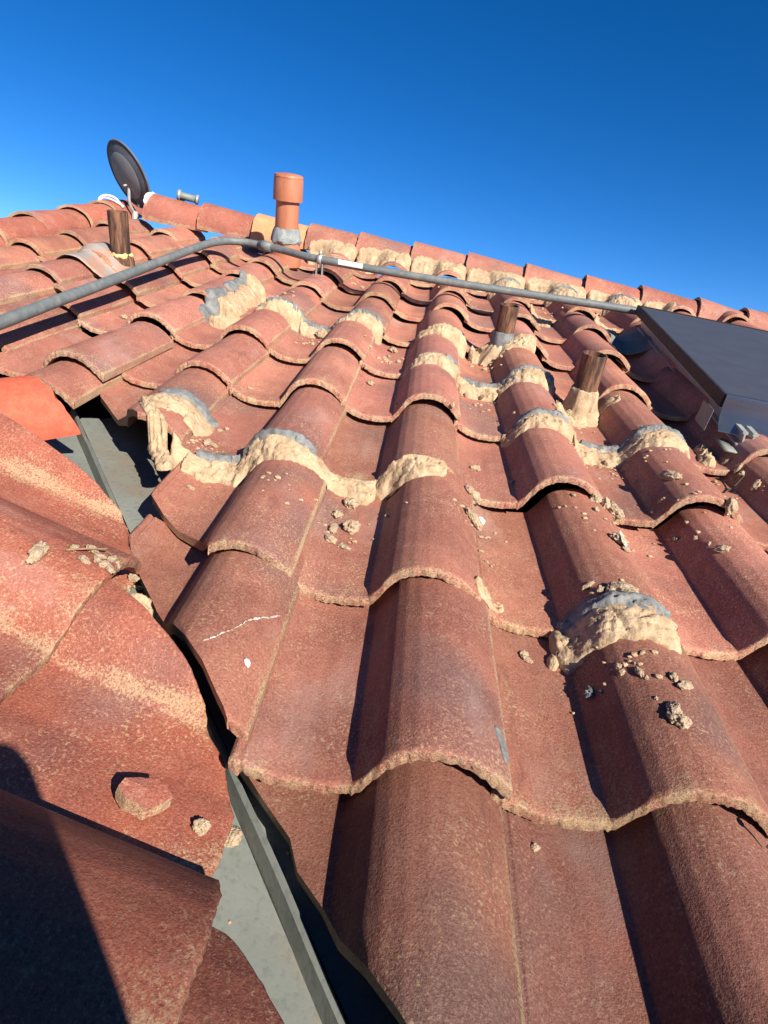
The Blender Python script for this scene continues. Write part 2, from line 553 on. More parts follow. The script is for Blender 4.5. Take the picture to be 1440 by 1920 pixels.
for rr in range(-2, 7):
    for cc in range(-2, 3):
        x0 = -0.165 + B_PITCH * cc - (0.045 if cc < 0 else 0.0)
        BCUT = poly_fn(BCUTS.get(rr, BCUTS[2]))
        y0 = -0.022 + B_EXPO * rr
        lo = [BCUT(x0 + a) - y0 for a in (0.0, 0.2, 0.39)]
        if rr > 1:
            if (rr == 2 and cc > -1) or 0.83 * (x0 + 0.40) + 0.10 > y0: continue     # only whole tiles, clear of the valley
            lo = [-1.0]
        elif cc > 1 or min(lo) > (0.45 if rr == 1 else 0.24): continue
        me = tile_mesh(200 + rr * 9 + cc, nx=100, sc=B_SC, flank=0.66, base_z=0.03, ylen=0.56 if rr == 1 else 0.34, expo=B_EXPO, step=0.018,
                       ylo=(lambda x, BCUT=BCUT, x0=x0, y0=y0, s=rr * 3 + cc: BCUT(x0 + x) - y0 + 0.007 * fbm((x * 20, 0, 0), 4, s)) if max(lo) > 0 else None)
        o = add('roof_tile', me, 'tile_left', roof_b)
        o.location = (x0, y0, rng.uniform(0, 0.003) + (0.006 if cc == -1 else 0.0))
        o.rotation_euler = (0, 0, math.radians(rng.uniform(-.6, .6)))
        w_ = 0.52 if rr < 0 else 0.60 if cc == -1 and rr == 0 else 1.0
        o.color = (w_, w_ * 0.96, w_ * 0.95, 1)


def sheet(name, pts, mat, parent, thick=0.0):
    """flat polygon strip: pts is a list of rows of points"""
    verts, faces = [], []
    w = len(pts[0])
    for row in pts:
        verts += [tuple(p) for p in row]
    for j in range(len(pts) - 1):
        for i in range(w - 1):
            faces.append((j * w + i, j * w + i + 1, (j + 1) * w + i + 1, (j + 1) * w + i))
    me = mesh_from(name, verts, faces, False)
    o = add(name, me, mat, parent)
    if thick:
        md = o.modifiers.new('solid', 'SOLIDIFY')
        md.thickness = thick
        md.offset = -1
    return o


# decks under the tiles
sheet('roof_deck', [[(-1.86, -1.2 + 0.0, -0.10), (2.6, -1.2, -0.10)], [(-1.86, 3.45, -0.10), (2.6, 3.45, -0.10)]], 'deck', roof, 0.05)
sheet('rear_slope', [[(-1.86, 3.45, -0.08), (2.6, 3.45, -0.08)], [(-1.86, 6.5, -1.9), (2.6, 6.5, -1.9)]], 'tile_rake', roof, 0.05)
sheet('roof_deck', [[(-1.4, -0.8, -0.06), (2.0, -0.8, -0.06)], [(-1.4, 2.6, -0.06), (2.0, 2.6, -0.06)]], 'deck', roof_b, 0.03)

# ground
gm = mesh_from('ground', [(-1500, -1500, 0), (1500, -1500, 0), (1500, 1500, 0), (-1500, 1500, 0)], [(0, 1, 2, 3)], False)
g = add('ground', gm, 'ground')
tag(g, kind='structure')
#@@MORE


def surf(u, v):
    """height of the tiled surface of the main slope at (u, v)"""
    best = -0.09
    r0 = int(math.floor(v / EXPO)) + 1
    for r in (r0 - 1, r0, r0 + 1):
        off = ROWOFF.get(r, (0, 0))[0]
        c0 = int(math.floor((u - off + 0.004) / TILE_W)) + 1
        for c in (c0 - 1, c0):
            if (r, c) not in TPOS: continue
            pu, pv, pz, sx_, sy_ = TPOS[(r, c)]
            x, y = u - pu, v - pv
            if -0.006 <= x <= 0.3105 and 0 <= y <= TLEN:
                best = max(best, prof_z(x) + 0.008 - STEP * y / EXPO + pz + x * sx_ + y * sy_)
    return best


def nose_v(r, u):
    off = ROWOFF.get(r, (0, 0))[0]
    c = int(math.floor((u - off + 0.004) / TILE_W)) + 1
    k = (r, c)
    if k in TPOS: return TPOS[k][1]
    return tile_pos(r, c)[1]


def nose_path(r, ua, ub, dv=0.0, step=0.0035):
    n = max(3, int((ub - ua) / step))
    us = [ua + (ub - ua) * i / n for i in range(n + 1)]
    vs = [nose_v(r, u) + dv for u in us]
    k = 6
    sm = [sum(vs[max(0, i - k):i + k + 1]) / len(vs[max(0, i - k):i + k + 1]) for i in range(n + 1)]
    return list(zip(us, sm))


def line_path(pts, step=0.004):
    out = []
    for (a, b), (c, d) in zip(pts, pts[1:]):
        n = max(2, int(math.hypot(c - a, d - b) / step))
        for i in range(n):
            out.append((a + (c - a) * i / n, b + (d - b) * i / n))
    out.append(pts[-1])
    return out


def ribbon(name, path, wa, wb, bulge, mat, parent, seed, rough=1.0, hfun=surf, nt=22, sink=0.004, edge=0.35, lift=0.0):
    """hand-laid mortar: a lumpy ribbon along a path on the tiles; wa / wb are its reach up-slope and down-slope"""
    verts, faces = [], []
    n = len(path)
    nor = []
    for i in range(n):
        a, b = path[max(0, i - 2)], path[min(n - 1, i + 2)]
        dx, dy = b[0] - a[0], b[1] - a[1]
        l = math.hypot(dx, dy) or 1
        nor.append((-dy / l, dx / l))
    cols = []
    for i, (u, v) in enumerate(path):
        nx_, ny_ = nor[i]
        s_ = i / (n - 1)
        end = min(1.0, min(s_, 1 - s_) * n * 0.004 / 0.018)
        end = 0.35 + 0.65 * math.sqrt(max(0.0, end))
        ea = wa * end * (1 + edge * fbm((u * 26, v * 26, 1.0), 4, seed))
        eb = wb * end * (1 + edge * 0.75 * fbm((u * 24, v * 24, 7.0), 5, seed))
        h0 = hfun(u + nx_ * ea, v + ny_ * ea)
        h1 = hfun(u - nx_ * eb, v - ny_ * eb)
        col = []
        for j in range(nt):
            t = j / (nt - 1)
            d = ea + (-eb - ea) * t
            x, y = u + nx_ * d, v + ny_ * d
            base = max(hfun(x, y), h0 + (h1 - h0) * t)
            prof = math.sin(math.pi * t) ** 0.6 if 0 < t < 1 else 0
            q = (x * 1.0, y * 1.0, base)
            vd = mnoise.voronoi(Vector((x * 105 + seed, y * 105, base * 105)))[0]
            lump = 0.0036 * fbm((x * 30, y * 60, base * 30), 4, seed + 2) + 0.0052 * fbm((x * 130, y * 130, base * 130), 3, seed + 4) + 0.011 * (vd[1] - vd[0] - 0.25) * max(0.0, 0.30 + 1.2 * mnoise.noise(Vector((x * 16, y * 16, seed))))
            crack = -0.006 * max(0.0, 0.10 - abs(mnoise.noise(Vector((x * 28 + seed, y * 28, base * 28))))) / 0.10
            z = base + lift + prof * (bulge * (0.85 + 0.3 * mnoise.noise(Vector((x * 9, y * 9, seed)))) + rough * (lump + crack))
            if j in (0, nt - 1) or i in (0, n - 1): z = base - sink
            col.append((x + rough * 0.003 * fbm((x * 90, y * 90, 3), 2, seed), y + rough * 0.004 * fbm((x * 90, y * 90, 9), 2, seed), z))
        cols.append(col)
    for col in cols: verts += col
    for i in range(n - 1):
        for j in range(nt - 1):
            faces.append((i * nt + j, i * nt + j + 1, (i + 1) * nt + j + 1, (i + 1) * nt + j))
    me = mesh_from(name, verts, faces, True)
    return add(name, me, mat, parent)


def smooth_surf(u, v):
    k = 0.012
    return max(surf(u, v), (surf(u - k, v) + surf(u + k, v)) * 0.5)


_seed = [1]


def band(r, ua, ub, caps=(), dv=0.0, up=0.008, down=0.043, bulge=0.0065, rough=1.0, label=None):
    _seed[0] += 1
    b = ribbon('mortar_patch', nose_path(r, ua, ub, dv), up, down, bulge, 'mortar', roof, _seed[0], rough)
    if label: b['label'] = label
    for ca, cb in caps:
        _seed[0] += 1
        ribbon('cement_cap', nose_path(r, ca, cb, dv + 0.003), 0.021, 0.027, 0.0065, 'cement', b, _seed[0], 0.8, lift=0.0085, nt=15, edge=0.45)
    return b


def barrel(r, c):
    u0 = tile_pos(r, c)[0]
    return u0 + 0.135, u0 + 0.305


def pan(r, c):
    u0 = tile_pos(r, c)[0]
    return u0 - 0.0, u0 + 0.14


# ------------------------------------------------------------------ mortar repairs on the main slope
b0, b1 = barrel(3, 0)
p0, p1 = pan(3, 0)
band(3, p0 - 0.01, b1 + 0.13, [(p0 + 0.04, p1 + 0.0), (b0 + 0.005, b1 - 0.004)], bulge=0.009, up=0.006, down=0.054, label='thick beige mortar bed with grey cement over its top at the broken valley edge')
b0, b1 = barrel(3, 1)
band(3, b0 - 0.005, b1 - 0.03, bulge=0.012, down=0.040)
band(2, barrel(2, 2)[0] - 0.01, barrel(2, 2)[1] - 0.004, [(barrel(2, 2)[0] + 0.0, barrel(2, 2)[1] - 0.008)], bulge=0.015, up=0.004, down=0.075, label='smooth beige mortar plug capped with a grey cement strip under a single barrel')
ribbon('mortar_patch', line_path([(0.447, 0.300), (0.418, 0.285), (0.412, 0.262)]), 0.010, 0.012, 0.010, 'mortar', roof, 77)
band(4, barrel(4, 2)[0] - 0.01, barrel(4, 2)[1], [(barrel(4, 2)[0] + 0.01, barrel(4, 2)[1] - 0.02)], bulge=0.013)
band(4, pan(4, 3)[0] + 0.0, barrel(4, 3)[1] - 0.004, [(pan(4, 3)[0] + 0.03, pan(4, 3)[1] + 0.01), (barrel(4, 3)[0], barrel(4, 3)[1] - 0.008)], bulge=0.013, down=0.064, up=0.008, label='large rough beige and grey mortar patch nearest the solar panel')
band(5, barrel(5, 1)[0], barrel(5, 1)[1], [(barrel(5, 1)[1] - 0.05, barrel(5, 1)[1] - 0.005)], bulge=0.013)
band(5, pan(5, 2)[0], pan(5, 2)[1], [(pan(5, 2)[0] + 0.02, pan(5, 2)[1])], bulge=0.012)
band(5, barrel(5, 2)[0] - 0.01, barrel(5, 2)[1], [(barrel(5, 2)[0], barrel(5, 2)[1] - 0.005)], bulge=0.013)
band(6, barrel(6, 1)[0] - 0.01, barrel(6, 1)[1] + 0.01, bulge=0.015, up=0.016)
band(6, barrel(6, 0)[0] - 0.01, barrel(6, 0)[1], [(barrel(6, 0)[0], barrel(6, 0)[1] - 0.005)], bulge=0.012)
band(6, barrel(6, -1)[0], barrel(6, -1)[1], [(barrel(6, -1)[0] + 0.01, barrel(6, -1)[1] - 0.005)], bulge=0.012)
band(6, pan(6, 0)[0], pan(6, 0)[1], [(pan(6, 0)[0], pan(6, 0)[1])], bulge=0.010)
# broken tile beside the valley, bedded in mortar
q = ribbon('mortar_patch', line_path([(-0.445, 0.80), (-0.40, 0.835), (-0.345, 0.85), (-0.30, 0.842)]), 0.035, 0.055, 0.012, 'mortar', roof, 91, 1.2, hfun=lambda u, v: max(surf(u, v), 0.012))
ribbon('cement_cap', line_path([(-0.43, 0.865), (-0.385, 0.895), (-0.34, 0.90), (-0.30, 0.885)]), 0.022, 0.022, 0.006, 'cement', q, 92, 0.6, lift=0.003, nt=11)
ribbon('mortar_patch', line_path([(-0.43, 0.80), (-0.392, 0.745), (-0.362, 0.70), (-0.325, 0.635)]), 0.020, 0.018, 0.011, 'mortar', roof, 93, 1.2, hfun=lambda u, v: max(surf(u, v), 0.022))
# mortar along the joint between two columns, with cement smeared on the barrel side
for va, vb, sd_ in ((1.70, 1.96, 101), (1.98, 2.22, 102)):
    q = ribbon('mortar_patch', line_path([(-0.572, va), (-0.566, vb)]), 0.034, 0.046, 0.030, 'mortar', roof, sd_, 1.2, hfun=smooth_surf)
    ribbon('cement_cap', line_path([(-0.622, va + 0.01), (-0.616, vb - 0.02)]), 0.022, 0.026, 0.008, 'cement', q, sd_ + 10, 0.6, lift=0.004, nt=11)
# grout along the column joint beside the panel
for r_ in (2, 3, 4, 5):
    uu = tile_pos(r_, 3)[0] + 0.312
    ribbon('mortar_patch', line_path([(uu, nose_v(r_, uu - 0.1) + 0.02), (uu + 0.004, nose_v(r_, uu - 0.1) + EXPO - 0.02)], 0.01), 0.008, 0.012, 0.006, 'cement', roof, 120 + r_, 0.8, nt=9)
ribbon('mortar_patch', line_path([(0.955, 1.10), (0.965, 1.17), (0.985, 1.24)]), 0.022, 0.02, 0.02, 'mortar', roof, 131, 1.3)
ribbon('mortar_patch', line_path([(0.285, 0.375), (0.315, 0.372), (0.345, 0.378)]), 0.015, 0.02, 0.008, 'mortar', roof, 132, 1.2)
for r_, c_ in ((9, 2), (9, 3), (9, 4)):
    band(r_, barrel(r_, c_)[0], barrel(r_, c_)[1], [(barrel(r_, c_)[0] + 0.01, barrel(r_, c_)[1] - 0.01)], bulge=0.012)
for r_, c_ in ((8, 2), (8, 3)):
    band(r_, barrel(r_, c_)[1] - 0.02, pan(r_, c_ + 1)[1] - 0.04, bulge=0.012)

# ------------------------------------------------------------------ ridge
RIDGE = [(-1.457, 3.303, 0.202), (-1.146, 3.28, 0.197), (-0.839, 3.258, 0.185), (-0.535, 3.235, 0.179), (-0.255, 3.215, 0.174),
         (0.042, 3.193, 0.168), (0.343, 3.171, 0.159), (0.658, 3.148, 0.149), (0.982, 3.125, 0.139), (1.28, 3.103, 0.130),
         (1.585, 3.081, 0.116), (1.834, 3.062, 0.102), (2.14, 3.04, 0.09)]


def cap_tile(seed, length, ra, rb, thick=0.014, nx=22, ny=9, arc=math.pi * 1.02, flat=1.0, shear=0.0):
    """half-round cap tile along +x, radius ra at x=0 (its open end) and rb at the far end; crest of the open end at z=0"""
    verts, faces, wear = [], [], []
    def ring(t, k, inner):
        r = ra + (rb - ra) * t - (thick if inner else 0)
        for i in range(nx):
            a = -arc / 2 + arc * i / (nx - 1)
            w = 0.0013 * fbm((t * 9, i * 0.7, inner), 3, seed)
            x = length * t + shear * (1 - a / (math.pi / 2))
            if k == 0: x += 0.004 * fbm((i * 0.5, seed, inner), 3, seed)
            verts.append((x, (r + w) * math.sin(a), (r + w) * math.cos(a) * flat - ra * flat))
            wear.append(max(0.15, 0.55 - x / 0.06 * 0.4, 0.62 * (1 if abs(a) > arc / 2 - 0.28 else 0)))
    for inner in (0, 1):
        for k in range(ny):
            ring(k / (ny - 1), k, inner)
    o = ny * nx
    for k in range(ny - 1):
        for i in range(nx - 1):
            a = k * nx + i
            faces.append((a, a + nx, a + nx + 1, a + 1))
            faces.append((o + a, o + a + 1, o + a + nx + 1, o + a + nx))
    def edge(A, B):
        b = len(verts)
        for p, q_ in zip(A, B):
            verts.append(verts[p]); verts.append(verts[q_]); wear.extend((0.8, 0.8))
        for i in range(len(A) - 1):
            faces.append((b + 2 * i, b + 2 * i + 2, b + 2 * i + 3, b + 2 * i + 1))
    edge([i for i in range(nx)], [o + i for i in range(nx)])
    edge([(ny - 1) * nx + i for i in range(nx)][::-1], [o + (ny - 1) * nx + i for i in range(nx)][::-1])
    edge([k * nx for k in range(ny)][::-1], [o + k * nx for k in range(ny)][::-1])
    edge([k * nx + nx - 1 for k in range(ny)], [o + k * nx + nx - 1 for k in range(ny)])
    return mesh_from('cap_tile', verts, faces, True, wear)


for i in range(len(RIDGE) - 1):
    a, b = Vector(RIDGE[i]), Vector(RIDGE[i + 1])
    lr = random.Random(500 + i)
    L = (b - a).length + 0.055
    orange = (i == 2)
    me = cap_tile(300 + i, L, 0.118 + lr.uniform(-.004, .004), 0.100)
    o = add('ridge_tile', me, 'terracotta' if orange else 'tile_rake' if i in (0, 1, 8, 9) else 'tile', roof)
    if orange: o['label'] = 'pale orange terracotta ridge tile behind the chimney pipe'
    d = (b - a).normalized()
    yaw = math.atan2(d.y, d.x)
    o.location = a
    o.rotation_euler = Euler((math.radians(lr.uniform(-2, 2)), math.radians(lr.uniform(0.5, 2.5)) + math.asin(-d.z), yaw + math.radians(lr.uniform(-1.2, 1.2))), 'XYZ')


def ridge_at(u):
    for a, b in zip(RIDGE, RIDGE[1:]):
        if u <= b[0]: break
    t = (u - a[0]) / (b[0] - a[0])
    return a[1] + (b[1] - a[1]) * t, a[2] + (b[2] - a[2]) * t


# mortar bedding below the ridge tiles
def bed_h(u, v):
    rv, rz = ridge_at(u)
    f = max(0.0, min(1.0, (v - (rv - 0.20)) / 0.115))
    return max(surf(u, v), (rz - 0.052) * f + (1 - f) * -0.01)


for k, (ua, ub) in enumerate(((-0.52, -0.26), (-0.25, 0.04), (0.045, 0.34), (0.345, 0.655), (0.66, 0.98), (0.985, 1.27), (1.28, 1.43))):
    n_ = 8
    us_ = [ua + (ub - ua) * i / n_ for i in range(n_ + 1)]
    pts = [(u, ridge_at(u)[0] - 0.125 + 0.012 * fbm((u * 6, k, 0), 2, 3)) for u in us_]
    ribbon('mortar_bed', line_path(pts, 0.006), 0.042, 0.085, 0.012, 'mortar', roof, 140 + k, 1.1, hfun=bed_h)
# white mortar crust at the open end of the first ridge tile
ribbon('mortar_bed', [(RIDGE[0][0] - 0.004, RIDGE[0][1] - 0.09 + 0.18 * i / 20) for i in range(21)], 0.020, 0.012, 0.006, 'white', roof, 160, 0.8,
       hfun=lambda u, v: RIDGE[0][2] - 0.118 + math.sqrt(max(0.0001, 0.118 ** 2 - (v - RIDGE[0][1]) ** 2)))

# raised caps along the rake on the left
for i, vv in enumerate((1.50, 1.86, 2.20, 2.56, 2.93, 3.24)):
    lr = random.Random(700 + i)
    me = cap_tile(340 + i, 0.42, 0.112, 0.10, flat=0.8)
    o = add('rake_tile', me, 'tile_rake', roof)
    o.location = (-1.735 + lr.uniform(-.01, .01), vv, 0.135 + 0.004 * lr.random())
    o.rotation_euler = Euler((math.radians(lr.uniform(-3, 3)), math.radians(2.2), math.radians(90 + lr.uniform(-1.5, 1.5))), 'XYZ')

# ------------------------------------------------------------------ left slope details
# bright orange half-round tile
me = cap_tile(380, 0.42, 0.100, 0.112, thick=0.013, nx=30, arc=math.pi * 0.96, shear=0.055)
o = add('half_round_tile', me, 'tile_orange', roof_b)
o['label'] = 'bright orange-red half-round tile with a clean smooth surface'
ax_ = Vector((-0.78, -0.62, -0.04)).normalized()
aw = Vector((-0.62, 0.78, 0.0)).normalized()
OE = Vector((-0.528, 0.700, 0.036)) + aw * 0.100 + Vector((0, 0, 0.094))
zz_ = ax_.cross(aw)
if zz_.z < 0: zz_ = -zz_
yy_ = zz_.cross(ax_)
OM = Matrix((ax_, yy_, zz_)).transposed().to_4x4()
OM.translation = OE
o.matrix_local = (Matrix.Translation(B_O) @ BR.to_4x4()).inverted() @ OM

# ------------------------------------------------------------------ valley metal
def to_b(p): return BR.transposed() @ (Vector(p) - B_O)


VD = Vector((0.6, -0.8, 0)).normalized()         # down the valley
VA = Vector((-0.007, 0.04, 0.0))
valley = empty('valley_flashing', (VA.x, VA.y, -0.05))
tag(valley, 'dull grey metal valley gutter with an upright centre rib between both roof slopes', 'flashing')


def vp(s, side_vec, d, z):
    """point in the valley frame: s metres down the valley, d metres out along a slope, z off it"""
    p = VD * s + side_vec * d
    return (p.x, p.y, p.z + z)


A_OUT = Vector((0.8, 0.6, 0)).normalized()
B_OUT = (B_UP - VD * B_UP.dot(VD)).normalized()
ss = [-1.15 + 1.75 * i / 50 for i in range(51)]
wob = lambda s: 0.004 * fbm((s * 5, 0, 0), 3, 4)
rows = []
for s_ in ss:
    k = wob(s_)
    rows.append([vp(s_, B_OUT, 0.23, -0.030), vp(s_, B_OUT, 0.16, -0.028 + k), vp(s_, B_OUT, 0.08, -0.024), vp(s_, B_OUT, 0.012, -0.014)])
sheet('valley_sheet', rows, 'galv', valley)
rows = []
for s_ in ss:
    k = wob(s_ + 3)
    rows.append([vp(s_, A_OUT, 0.012, -0.014), vp(s_, A_OUT, 0.07, -0.022 + k), vp(s_, A_OUT, 0.13, -0.024), vp(s_, A_OUT, 0.17, -0.026)])
sheet('valley_sheet', rows, 'galv', valley)
rows = []
for s_ in ss:
    x = 0.0035 * fbm((s_ * 6, 2, 0), 2, 8)
    rows.append([vp(s_, B_OUT, 0.012 - x, -0.016), vp(s_, B_OUT, 0.003 - x, 0.014), vp(s_, A_OUT, 0.001 + x, 0.018), vp(s_, A_OUT, 0.005 + x, 0.014), vp(s_, A_OUT, 0.012 + x, -0.016)])
sheet('valley_rib', rows, 'galv', valley)

for i_, (a_, b_) in enumerate((((0.10, 0.205), (0.20, 0.225)), ((0.115, 0.245), (0.19, 0.262)))):
    ribbon('mortar_patch', line_path([a_, ((a_[0] + b_[0]) / 2, (a_[1] + b_[1]) / 2 + 0.006), b_]), 0.028, 0.030, 0.030, 'mortar', roof_b, 180 + i_, 1.4, hfun=lambda u, v: 0.02)
# broken pieces of tile lying in the valley
def chip_mesh(name, seed, outline, thick, wedge=0.0):
    verts, faces, wear = [], [], []
    n = len(outline)
    for k in range(2):
        for (x, y) in outline:
            verts.append((x, y, thick * (1 - k) + (0.002 * fbm((x * 90, y * 90, k), 3, seed)) + wedge * x * (1 - k)))
            wear.append(0.2 if k == 0 else 0.7)
    cx = sum(p[0] for p in outline) / n; cy = sum(p[1] for p in outline) / n
    verts.append((cx, cy, thick * 1.12 + wedge * cx)); wear.append(0.1)
    verts.append((cx, cy, 0)); wear.append(0.7)
    for i in range(n):
        j = (i + 1) % n
        faces.append((i, j, 2 * n)); faces.append((n + j, n + i, 2 * n + 1))
    b = len(verts)
    for i in range(n):
        for f in (0, 0.5, 1):
            p = Vector(verts[i]).lerp(Vector(verts[n + i]), f)
            if f == 0.5: p.x += 0.002 * fbm((p.x * 300, p.y * 300, 0), 2, seed); p.y += 0.002 * fbm((p.x * 300, 5, p.y * 300), 2, seed)
            verts.append(tuple(p)); wear.append(0.85)
    for i in range(n):
        j = (i + 1) % n
        for f in range(2):
            faces.append((b + i * 3 + f, b + i * 3 + f + 1, b + j * 3 + f + 1, b + j * 3 + f))
    return mesh_from(name, verts, faces, False, wear)


def ragged(n, rx, ry, seed, amp=0.25):
    return [((rx * (1 + amp * fbm((math.cos(t) * 2, math.sin(t) * 2, 0), 4, seed))) * math.cos(t), (ry * (1 + amp * fbm((math.cos(t) * 2, math.sin(t) * 2, 5), 4, seed))) * math.sin(t))
            for t in [2 * math.pi * i / n for i in range(n)]]


# ------------------------------------------------------------------ pipes, chimney
def lathe(name, prof, mat, parent, n=28, close=False, seed=0, rough=0.0):
    verts, faces = [], []
    for k, (r, z) in enumerate(prof):
        for i in range(n):
            a = 2 * math.pi * i / n
            rr = r * (1 + rough * fbm((math.cos(a) * 2, math.sin(a) * 2, z * 30), 3, seed))
            zz = z + rough * r * 0.6 * fbm((math.cos(a) * 3, math.sin(a) * 3, k), 3, seed + 3)
            verts.append((rr * math.cos(a), rr * math.sin(a), zz))
    for k in range(len(prof) - 1):
        for i in range(n):
            j = (i + 1) % n
            faces.append((k * n + i, k * n + j, (k + 1) * n + j, (k + 1) * n + i))
    if close:
        faces.append(tuple((len(prof) - 1) * n + i for i in range(n)))
    me = mesh_from(name, verts, faces, True)
    o = add(name, me, mat, parent)
    md = o.modifiers.new('edge', 'EDGE_SPLIT')
    md.split_angle = math.radians(40)
    return o


TILT = Matrix.Rotation(math.radians(-1.3), 3, 'X')
ch = empty('chimney_pipe', (-0.585, 2.83, 0.06), TILT)
tag(ch, 'tall painted terracotta vent pipe with a wider round cap near the ridge', 'chimney')
lathe('pipe', [(0.062, -0.05), (0.060, 0.08), (0.057, 0.15), (0.056, 0.30), (0.049, 0.30), (0.049, 0.20)], 'chimney_clay', ch)
lathe('base_socket', [(0.080, -0.04), (0.075, 0.02), (0.069, 0.072), (0.060, 0.076)], 'chimney_clay', ch)
lathe('cap', [(0.058, 0.262), (0.067, 0.260), (0.0715, 0.253), (0.0715, 0.27), (0.070, 0.345), (0.0685, 0.352), (0.0695, 0.354), (0.067, 0.362), (0.058, 0.366), (0.03, 0.370), (0.002, 0.371)], 'chimney_clay', ch)
lathe('mortar_collar', [(0.056, 0.128), (0.060, 0.134), (0.066, 0.115), (0.074, 0.095), (0.079, 0.080), (0.074, 0.068), (0.062, 0.066)], 'cement_pale', ch, 48, rough=0.12, seed=3)


def vent(loc, rad, h, label, extra=0.0):
    e = empty('vent_pipe', loc, TILT)
    tag(e, label, 'vent pipe', 'rusty vent pipes on the main slope')
    lathe('pipe', [(rad, -0.09), (rad * 1.0, h * 0.5), (rad * 1.01, h), (rad * 0.88, h), (rad * 0.88, h - 0.10), (0.001, h - 0.10)], 'rust', e, 24, seed=int(h * 1000), rough=0.015)
    return e


vl = vent((-1.165, 2.262, 0.035), 0.040, 0.205, 'brown rusted vent pipe rising from a bare metal sheet on the far left')
lathe('pipe_boot', [(0.052, -0.03), (0.052, 0.012), (0.047, 0.035), (0.041, 0.042)], 'rust', vl, 24, rough=0.03)
lathe('sealant', [(0.041, 0.046), (0.0455, 0.043), (0.050, 0.036), (0.049, 0.030), (0.044, 0.028)], 'foam', vl, 40, rough=0.22, seed=9)
vc = vent((0.438, 1.800, 0.03), 0.0335, 0.165, 'short dark vent pipe with a grey cement smear, between mortar lumps mid slope')
lathe('cement_smear', [(0.0345, 0.075), (0.037, 0.070), (0.039, 0.05), (0.044, 0.01), (0.050, -0.01)], 'cement', vc, 48, rough=0.10, seed=5)
lathe('mortar_collar', [(0.040, 0.030), (0.052, 0.022), (0.072, 0.0), (0.085, -0.035), (0.09, -0.06)], 'mortar', vc, 60, rough=0.28, seed=7)
vr = vent((0.645, 1.345, 0.005), 0.0345, 0.185, 'slanted rusty vent pipe in a cone of beige mortar beside the solar panel')
lathe('mortar_collar', [(0.0355, 0.085), (0.039, 0.080), (0.043, 0.05), (0.050, 0.02), (0.066, 0.0), (0.085, -0.02), (0.10, -0.04)], 'mortar', vr, 60, rough=0.24, seed=11)
ribbon('mortar_patch', line_path([(0.33, 1.80), (0.38, 1.79), (0.44, 1.775), (0.50, 1.80), (0.56, 1.80)]), 0.03, 0.045, 0.022, 'mortar', roof, 171, 1.4)
ribbon('mortar_patch', line_path([(0.66, 1.36), (0.71, 1.375), (0.76, 1.38)]), 0.02, 0.035, 0.010, 'mortar', roof, 172, 1.1)
ribbon('mortar_patch', line_path([(0.56, 1.30), (0.60, 1.285), (0.66, 1.28)]), 0.02, 0.03, 0.018, 'mortar', roof, 173, 1.5)


# bare sheet below the left vent
def sheet_over(name, u0, v0, u1, v1, mat, lift, nu=24, nv=8, k=0.05, top=None):
    rows = []
    for j in range(nv + 1):
        row = []
        for i in range(nu + 1):
            u = u0 + (u1 - u0) * i / nu; v = v0 + (v1 - v0) * j / nv
            z = sum(surf(u + d * k, v) for d in (-1, -.5, 0, .5, 1)) / 5 + lift
            row.append((u + 0.004 * fbm((v * 30, 1, i), 2, 3), v + 0.004 * fbm((u * 30, 2, j), 2, 4), z + 0.004 * fbm((u * 14, v * 14, 0), 2, 6)))
        rows.append(row)
    verts = [p for r_ in rows for p in r_]
    w = nu + 1
    faces = [(j * w + i, j * w + i + 1, (j + 1) * w + i + 1, (j + 1) * w + i) for j in range(nv) for i in range(nu)]
    me = mesh_from(name, verts, faces, True)
    o = add(name, me, mat)
    md = o.modifiers.new('solid', 'SOLIDIFY'); md.thickness = 0.002
    return o


fs = sheet_over('flashing_sheet', -1.40, 2.04, -1.10, 2.31, 'rust_sheet', 0.022, k=0.03)
fs.matrix_world = ROOF
tag(fs, 'rust streaked bare metal sheet lying on the tiles below the left vent pipe', 'flashing')
fs2 = sheet_over('flashing_sheet', 0.93, 2.10, 1.24, 2.40, 'panel_frame', 0.016, k=0.06)
fs2.data.materials.clear(); fs2.data.materials.append(M['galv'])
fs2.matrix_world = ROOF
tag(fs2, 'blue grey metal sheet in the shade under the solar panel corner', 'flashing')


# ------------------------------------------------------------------ conduit
def tube_mesh(name, pts, rad, n=14, caps=True):
    P = [Vector(p) for p in pts]
    verts, faces = [], []
    up = Vector((0, 0, 1))
    for i, p in enumerate(P):
        d = (P[min(i + 1, len(P) - 1)] - P[max(i - 1, 0)]).normalized()
        s_ = d.cross(up)
        if s_.length < 1e-3: s_ = d.cross(Vector((0, 1, 0)))
        s_.normalize()
        w = s_.cross(d)
        r_ = rad[i] if isinstance(rad, (list, tuple)) else rad
        for k in range(n):
            a = 2 * math.pi * k / n
            verts.append(tuple(p + s_ * (r_ * math.cos(a)) + w * (r_ * math.sin(a))))
    for i in range(len(P) - 1):
        for k in range(n):
            j = (k + 1) % n
            faces.append((i * n + k, i * n + j, (i + 1) * n + j, (i + 1) * n + k))
    if caps:
        faces.append(tuple(range(n))[::-1]); faces.append(tuple((len(P) - 1) * n + k for k in range(n)))
    return mesh_from(name, verts, faces, True)


def curve_pts(pts, per=8):
    P = [Vector(p) for p in pts]
    out = []
    for i in range(len(P) - 1):
        a, b, c, d = P[max(i - 1, 0)], P[i], P[i + 1], P[min(i + 2, len(P) - 1)]
        for k in range(per):
            t = k / per
            out.append(0.5 * ((2 * b) + (c - a) * t + (2 * a - 5 * b + 4 * c - d) * t * t + (3 * b - a - 3 * c + d) * t ** 3))
    out.append(P[-1])
    return out


